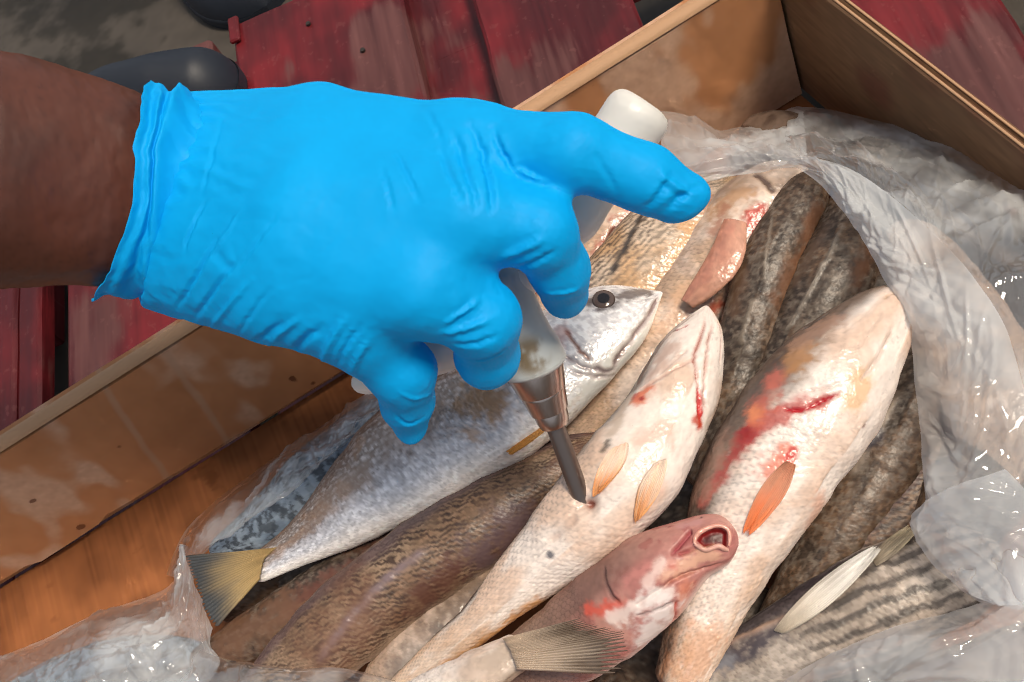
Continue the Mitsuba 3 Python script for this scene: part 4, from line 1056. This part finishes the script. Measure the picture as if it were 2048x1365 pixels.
thermo = thing('probe_thermometer', 'probe thermometer with a pale grey T handle held in the blue glove', 'thermometer')
k1, k2, k3, k4 = along(1098, 848), along(1090, 825), along(1076, 785), along(1062, 738)
mp1 = mpp(1080, 800, .13)
rs = 19 * mp1
put(f'{thermo}__probe', lathe([(-0.030, 1e-5), (-0.026, rs * .5), (-0.018, rs), (k1, rs), (k1 + .002, rs)]), 'm_steel_dark', 'slim grey steel probe stuck in the fish', smooth=30)
put(f'{thermo}__collar', lathe([(k1 - .001, rs), (k1 - .001, 29 * mp1), (k1 + .0016, 33 * mp1), (k2, 34 * mp1), (k2 + .0004, 38 * mp1), (k3 - .001, 45 * mp1), (k3, 45 * mp1), (k3 + .0005, 48 * mp1), (k3 + .0015, 49 * mp1), (k4, 58 * mp1), (k4 + .006, 58 * mp1)]), 'm_steel', 'polished stepped steel collar', smooth=30)
kh = k4
hub = lathe([(kh - .0002, 1e-5), (kh - .0002, 61 * mp1), (kh + .0008, 66 * mp1), (kh + .0020, 67 * mp1), (kh + .0032, 66 * mp1), (kh + .008, 64 * mp1), (kh + .013, 57 * mp1), (kh + .019, 52 * mp1), (kh + .028, 49 * mp1), (kh + .040, 49 * mp1), (kh + .044, 34 * mp1), (kh + .045, 1e-5)])
hub = hub.subdivide().subdivide()
hv = np.array(hub.vertices)
grime = sm(0.42, 0.62, fb(hv[:, 0] * 160, hv[:, 1] * 160, hv[:, 2] * 160, 3)) * sm(.010, .004, np.linalg.norm(hv - surface_points(hv, vnormals(hv, hub.faces), [(1066, 715)])[0], axis=1))
put(f'{thermo}__hub', trimesh.Trimesh(hv, hub.faces, process=False), 'm_handle', smooth=True, color=lerp3(np.broadcast_to([.42, .45, .45], hv.shape), np.broadcast_to([.16, .12, .07], hv.shape), grime), label='pale grey flared hub with a brown smear')
# the cross bar: rounded box section swept along its own line
bp = np.array([at(1270, 236, .196), at(1215, 318, .190), at(1140, 425, .184), at(1010, 560, .176), at(880, 690, .168), at(800, 742, .158), at(728, 764, .148)])
bw = np.array([68, 66, 62, 58, 52, 42, 26]) * np.array([depth(p) for p in bp]) / FPX
lo, G = field_grid(bp, .03, .0016)
fbar = np.full(G.shape[:3], 9.0)
for i in range(len(bp) - 1):
    fbar = smin(fbar, sd_cone(G, bp[i], bp[i + 1], bw[i], bw[i + 1]), .004)
e = bp[0] - bp[1]; e /= np.linalg.norm(e)
fbar = -smin(-fbar, -((G - bp[0]) @ e - .007), .004)                   # a squared-off far end
top = np.cross(e, np.cross(Z, e)); top /= np.linalg.norm(top)
v, F = nets(fbar, lo, .0016)
m = trimesh.Trimesh(v, np.vstack([F[:, [0, 1, 2]], F[:, [0, 2, 3]]]), process=False)
v = smooth_mesh(v, m.faces, 14)
put(f'{thermo}__handle', (v, m.faces), 'm_handle', smooth=True, color=lerp3(np.broadcast_to([.70, .68, .64], v.shape), np.broadcast_to([.55, .55, .52], v.shape), fb(v[:, 0] * 60, v[:, 1] * 60, v[:, 2] * 60, 4)), label='off white cross bar of the handle')

# ------------------------------------------------------------------ the person: forearm and gloved hand
who = thing('person', 'person reaching in from the left with a bare brown forearm and blue glove', 'person')
AP = np.array([(-900, 250, .36, 330), (-450, 300, .315, 282), (-200, 326, .29, 256), (0, 342, .268, 236), (150, 362, .25, 214), (280, 384, .234, 188), (380, 392, .224, 150), (470, 396, .218, 120)], float)
pc = np.array([at(x, y, z) for x, y, z, r in AP])
rr = np.array([r for x, y, z, r in AP]) * np.array([depth(p) for p in pc]) / FPX
dd = np.r_[0, np.cumsum(np.linalg.norm(np.diff(pc, axis=0), axis=1))]
tt = np.linspace(0, dd[-1], 260)
P, Rr = CubicSpline(dd, pc)(tt), PchipInterpolator(dd, rr)(tt)
na = 150
T = np.gradient(P, axis=0); T /= np.linalg.norm(T, axis=1, keepdims=True)
VW = ORIGIN - P; VW /= np.linalg.norm(VW, axis=1, keepdims=True)
S = np.cross(T, VW); S /= np.linalg.norm(S, axis=1, keepdims=True)
U = np.cross(S, T)
th = np.linspace(0, 2 * np.pi, na, endpoint=False)
flatr = np.interp(tt, [0, dd[-1] * .6, dd[-1]], [0.95, 0.85, 0.60])
v = P[:, None] + Rr[:, None, None] * (np.cos(th)[None, :, None] * S[:, None] + (np.sin(th)[None] * flatr[:, None])[..., None] * U[:, None])
v = v.reshape(-1, 3)
F = grid_faces(260, na, True)
n = vnormals(v, F)
if ((v - np.repeat(P, na, 0)) * n).sum() < 0:
    F, n = F[:, ::-1], -n
a = fb(v[:, 0] * 38, v[:, 1] * 38, v[:, 2] * 38, 3)
b = fb(v[:, 0] * 420, v[:, 1] * 420, v[:, 2] * 420, 5, 3)
v = v + n * ((a - .5) * .004 + (b - .5) * .0004)[:, None]
col = lerp3(np.broadcast_to([.088, .028, .017], v.shape), np.broadcast_to([.066, .023, .015], v.shape), sm(.35, .65, a)) * (.85 + .3 * b)[:, None]
hair = sm(.62, .72, fb(v[:, 0] * 500, v[:, 1] * 500, v[:, 2] * 500, 8, 2)) * .22
col = lerp3(col, np.broadcast_to([.035, .015, .011], v.shape), hair)
put(f'{who}__forearm', (v, F), 'm_skin', smooth=True, color=col)

H = .0013
jt = {
    'm2': [J(330, 285, .226, 96), J(640, 276, .230, 104), J(930, 296, .226, 84)],
    'm3': [J(330, 370, .228, 100), J(640, 385, .236, 104), J(935, 432, .230, 88)],
    'm4': [J(330, 450, .224, 96), J(600, 500, .232, 100), J(840, 575, .224, 88)],
    'm5': [J(325, 530, .216, 92), J(540, 590, .220, 96), J(715, 650, .213, 82)],
    'pad': [J(420, 400, .200, 120), J(760, 440, .198, 110)],
    'index': [J(930, 296, .226, 82), J(1150, 306, .226, 75), J(1290, 356, .211, 67), J(1346, 392, .204, 56)],
    'middle': [J(935, 432, .228, 84), J(1078, 464, .219, 74), J(1118, 540, .200, 59), J(1129, 590, .184, 47)],
    'ring': [J(840, 575, .222, 84), J(964, 640, .206, 74), J(974, 715, .184, 60), J(976, 733, .176, 48)],
    'little': [J(715, 650, .212, 80), J(802, 742, .192, 66), J(815, 805, .174, 52), J(820, 838, .164, 38)],
    'thumb': [J(520, 380, .196, 90), J(760, 350, .176, 72), J(930, 330, .160, 62), J(1040, 360, .156, 52)],
}
allp = np.array([p for c in jt.values() for p, r in c])
lo, G = field_grid(allp, .030, H)


def chain(c):
    f = sd_cone(G, c[0][0], c[1][0], c[0][1], c[1][1])
    for i in range(1, len(c) - 1):
        f = smin(f, sd_cone(G, c[i][0], c[i + 1][0], c[i][1], c[i + 1][1]), .004)
    return f


palm = chain(jt['m2'])
for k in ('m3', 'm4', 'm5', 'pad'):
    palm = smin(palm, chain(jt[k]), .020)
body = palm
for k, q in (('thumb', .012), ('index', .010), ('middle', .009), ('ring', .009), ('little', .009)):
    body = smin(body, chain(jt[k]), q)
# the glove ends at the wrist
wc, wa = pc[5], np.gradient(pc, axis=0)[5]; wa /= np.linalg.norm(wa)
body = np.maximum(body, -((G - (wc + wa * .004)) @ wa))
v, F = nets(body, lo, H)
m = trimesh.Trimesh(v, np.vstack([F[:, [0, 1, 2]], F[:, [0, 2, 3]]]), process=False)
comp = m.split(only_watertight=False)
m = max(comp, key=lambda x: len(x.faces)) if len(comp) > 1 else m
m = trimesh.Trimesh(smooth_mesh(np.array(m.vertices), np.array(m.faces), 10), m.faces, process=False)
m = m.subdivide()
v, F = np.array(m.vertices), np.array(m.faces)
n = vnormals(v, F)
h = (fb(v[:, 0] * 60, v[:, 1] * 60, v[:, 2] * 60, 7) - .5) * .0016
CREASES = [  # (pixels, radius px, depth mm): thin folds of the glove
    ([(905, 265), (930, 330), (955, 420)], 7, .9), ([(940, 250), (965, 310), (982, 370), (985, 420)], 7, 1.1), ([(985, 255), (1005, 310), (1045, 352)], 6, 1.0), ([(880, 290), (905, 360), (925, 400)], 6, .6),
    ([(790, 300), (815, 350), (838, 400)], 5, .6), ([(760, 330), (775, 375), (785, 420)], 5, .4), ([(850, 215), (870, 250), (880, 280)], 5, .4), ([(1020, 330), (1050, 350), (1090, 362)], 6, -.9),
    ([(1005, 520), (1050, 500), (1090, 482)], 8, -1.0), ([(1030, 540), (1075, 525), (1110, 505)], 6, .7), ([(1090, 590), (1130, 590), (1160, 580)], 5, -.5),
    ([(885, 670), (930, 660), (985, 640)], 7, -1.0), ([(890, 650), (930, 625), (960, 600)], 6, -.8), ([(905, 690), (950, 690), (1000, 672)], 6, .7), ([(930, 720), (970, 722), (1010, 705)], 5, .4),
    ([(640, 655), (600, 690), (570, 722)], 8, 1.2), ([(690, 640), (660, 690), (640, 735)], 8, -1.2), ([(600, 640), (560, 670), (530, 705)], 7, -.9), ([(740, 680), (715, 720), (700, 750)], 7, -.9), ([(560, 650), (520, 680), (490, 700)], 6, .8), ([(720, 655), (690, 700), (668, 740)], 6, .8),
    ([(430, 480), (385, 560), (350, 620)], 6, .9), ([(470, 520), (420, 590), (385, 645)], 6, .8), ([(500, 560), (450, 620), (420, 665)], 6, -.7), ([(410, 400), (380, 460), (365, 500)], 5, .7), ([(540, 580), (500, 635), (470, 680)], 5, .5), ([(560, 420), (500, 500), (470, 550)], 5, .35),
    ([(440, 230), (420, 320), (400, 390)], 6, .4), ([(480, 420), (440, 480), (410, 520)], 5, -.5), ([(1290, 420), (1320, 390), (1345, 352)], 7, .8), ([(1325, 345), (1350, 375), (1385, 385)], 7, -1.0), ([(1330, 425), (1355, 395), (1392, 372)], 7, .9),
    ([(1190, 300), (1215, 350), (1230, 385)], 6, .4), ([(790, 830), (815, 850), (850, 838)], 5, .7), ([(800, 790), (830, 800), (862, 790)], 5, -.5)]
for pts, rad, dep in CREASES:
    q = surface_points(v, n, dense(pts, 10))
    d, wh = dist_to_line(v, q)
    rw = rad * .42 / FPX
    h -= np.exp(-(d / (rw * 1.1)) ** 2) * np.sin(np.pi * np.clip(wh, .02, .98)) ** .6 * dep * .0020 - np.exp(-(d / (rw * 2.6)) ** 2) * np.sin(np.pi * np.clip(wh, .02, .98)) * dep * .0009
# fine tension wrinkles running across the wrist end of the glove
w0 = (v - wc) @ wa
side = np.cross(Z, wa)
q = (v - wc) @ side
wr = np.sin(2 * np.pi * ((q * .8 + w0 * .6) / .0052 + 2.2 * fb(v[:, 0] * 50, v[:, 1] * 50, v[:, 2] * 50, 11)))
h += wr * .00048 * sm(.052, .010, w0) * sm(.40, .62, nz(v[:, 0] * 90, v[:, 1] * 90, v[:, 2] * 90, 13))
v = v + n * h[:, None]
rg = fb((v @ side) * 95 + (v @ wa) * 40, (v @ wa) * 55 - (v @ side) * 20, v[:, 2] * 60, 17)
h = (np.abs(rg - .5) * 2) ** .8 * .0007 * sm(.35, .7, nz(v[:, 0] * 45, v[:, 1] * 45, v[:, 2] * 45, 19))
v = v + n * (h - h.mean())[:, None]
# the loose pinched fingertip ends of the glove
for px, py, z, dx, dy, ln in ((1372, 396, .203, 34, -8, .010), (822, 866, .160, 4, 24, .006)):
    c = at(px, py, z)
    dirv = at(px + dx, py + dy, z - .002) - c; dirv /= np.linalg.norm(dirv)
    w = np.exp(-(np.linalg.norm(v - c, axis=1) / .0075) ** 2)
    v = v + dirv * (w * ln * .55)[:, None]
    flat = ((v - c) @ Z)[:, None] * Z
    v = v - flat * (w * .35)[:, None]
gcol = lerp3(np.broadcast_to([.0005, .30, .69], v.shape), np.broadcast_to([.0005, .345, .77], v.shape), fb(v[:, 0] * 40, v[:, 1] * 40, v[:, 2] * 40, 3))
glove = put(f'{who}__glove', trimesh.Trimesh(v, F, process=False), 'm_glove', smooth=True, color=gcol, label='tight bright blue rubber glove')
# its rolled cuff, loose round the wrist
nu, nv = 420, 90
uu = np.linspace(0, 2 * np.pi, nu, endpoint=False)
s = np.linspace(0, 1, nv)
CP = np.array([at(x, y, z) for x, y, z in ((284, 386, .236), (326, 389, .232), (372, 392, .2285), (450, 396, .224))])
cc = CubicSpline(np.linspace(0, 1, 4), CP)(s)
cr = PchipInterpolator([0, .25, .5, .75, 1], np.array([230, 222, 228, 208, 146]) * .42 / FPX * 1.03)(s)
T = np.gradient(cc, axis=0); T /= np.linalg.norm(T, axis=1, keepdims=True)
VW = ORIGIN - cc; VW /= np.linalg.norm(VW, axis=1, keepdims=True)
S = np.cross(T, VW); S /= np.linalg.norm(S, axis=1, keepdims=True)
U = np.cross(S, T)
SS, UU = np.meshgrid(s, uu, indexing='ij')
cu, su = np.cos(UU), np.sin(UU)
# the open edge is cut slanting and runs in slow waves; two soft rolls follow it round
slant = (-.30 * np.maximum(cu, 0) ** 2 + .22 * (fb(np.cos(uu) * 1.3, np.sin(uu) * 1.3, 0, 5)[None] - .5)) * (1 - SS)
fold = .0013 * np.sin(2 * np.pi * (SS * 2.6 + 1.3 * fb(cu * 1.1, su * 1.1, SS * .6, 3))) * sm(0, .12, SS) + .0022 * (fb(cu * 2.2, su * 2.2, SS * 3, 9) - .5)
fold += .0012 * (tri(UU / (2 * np.pi) * 9 + SS * 2.4 + 1.6 * fb(cu * 2, su * 2, SS * 2, 4)) - .5) * sm(.42, .62, fb(cu * 1.8, su * 1.8, SS * 2, 14))
rad = cr[:, None] + fold + .0035 * (1 - SS) ** 3 * (fb(cu * 1.6, su * 1.6, 0, 8))
V = cc[:, None] + slant[..., None] * .05 * T[:, None] + rad[..., None] * (cu[..., None] * S[:, None] + (su * .80)[..., None] * U[:, None])
inner = V - (.0007 * (cu[..., None] * S[:, None] + su[..., None] * U[:, None]))
ring = np.concatenate([inner[::-1], V], 0)
vv = ring.reshape(-1, 3)
put(f'{glove}__cuff' if glove.count('__') == 1 else f'{who}__cuff', (vv, grid_faces(2 * nv, nu, True)), 'm_glove', smooth=True, color=np.broadcast_to([.0005, .32, .73], vv.shape), label='rolled wrinkled cuff')


# ------------------------------------------------------------------ rubber boots at the far side
def boot(label, toe, heel, w, z0, hgt, tall=True):
    """A rubber boot standing with its toe and heel over these pixels."""
    key = thing('rubber_boot' if tall else 'rubber_shoe', label, 'boot' if tall else 'shoe')
    a, b = at(*toe, z0), at(*heel, z0)
    ax = b - a; Ln = np.linalg.norm(ax); ax /= Ln
    sd = np.cross(Z, ax)
    u = np.linspace(0, 1, 60)
    nose = np.sqrt(np.clip(1 - np.clip(1 - u / .28, 0, 1) ** 2, 1e-4, 1))
    pw = PchipInterpolator([0, .3, .5, .7, .9, 1], [1, 1, .92, .8, .78, .6])(u) * nose * w / 2
    ph = PchipInterpolator([0, .2, .35, .5, .7, 1], [.9, 1.0, 1.12, 1.3, 2.2, 2.2] if tall else [.9, 1, 1.05, 1.1, 1.1, .9])(u) * np.sqrt(np.clip(1 - np.clip(1 - u / .20, 0, 1) ** 2, .04, 1)) * hgt
    th = np.linspace(0, 2 * np.pi, 48, endpoint=False)
    ce, se = np.cos(th), np.sin(th)
    v = a + (u * Ln)[:, None, None] * ax + (pw[:, None] * ce)[..., None] * sd + (ph[:, None] * (np.where(se > 0, se, .0) * .95 + .05))[..., None] * Z
    v = np.vstack([v.reshape(-1, 3), a + Z * .01, b + Z * .02])
    i = np.arange(48)
    q = grid_faces(60, 48, True)
    F = np.vstack([q[:, [0, 1, 2]], q[:, [0, 2, 3]], np.stack([i * 0 + 2880, (i + 1) % 48, i], 1), np.stack([i * 0 + 2881, 59 * 48 + i, 59 * 48 + (i + 1) % 48], 1)])
    put(f'{key}__foot', (v, F), 'm_boot', smooth=True)
    # the sole, a little proud all round
    sv = []
    for zz, g_ in ((0, 1.0), (.008, 1.03), (.011, .98)):
        for sgn in (1, -1):
            ww = pw[::sgn] * g_ * sgn
            sv.append(a + ((u * Ln)[::sgn] * 1.0)[:, None] * ax + ww[:, None] * sd + zz * Z)
    sv = np.array(sv).reshape(3, 120, 3).reshape(-1, 3)
    put(f'{key}__sole', (sv, grid_faces(3, 120, True)), 'm_boot', smooth=30)
    # the shaft of the boot
    if not tall:
        return
    c0 = a + ax * Ln * .80 + Z * hgt * 1.0
    t2 = np.linspace(0, 1, 30)
    r0 = np.interp(t2, [0, .3, 1], [.80, .86, 1.0]) * w / 2
    pts = c0 + (t2 * .20)[:, None] * Z - (.02 * t2)[:, None] * ax
    sv = pts[:, None] + r0[:, None, None] * (ce[None, :, None] * sd + 1.12 * se[None, :, None] * ax)
    sv += (.003 * np.sin(t2 * 26))[:, None, None] * (ce[None, :, None] * sd)
    put(f'{key}__shaft', (sv.reshape(-1, 3), grid_faces(30, 48, True)), 'm_boot', smooth=True)


boot('dark navy rubber shoe whose toe rests on the pallet behind the glove', (494, 186), (215, 236), .060, 0.0, .040, tall=False)
boot('black boot beyond the end of the pallet, at the top edge of the photo', (545, 30), (330, -190), .10, -.14, .055)
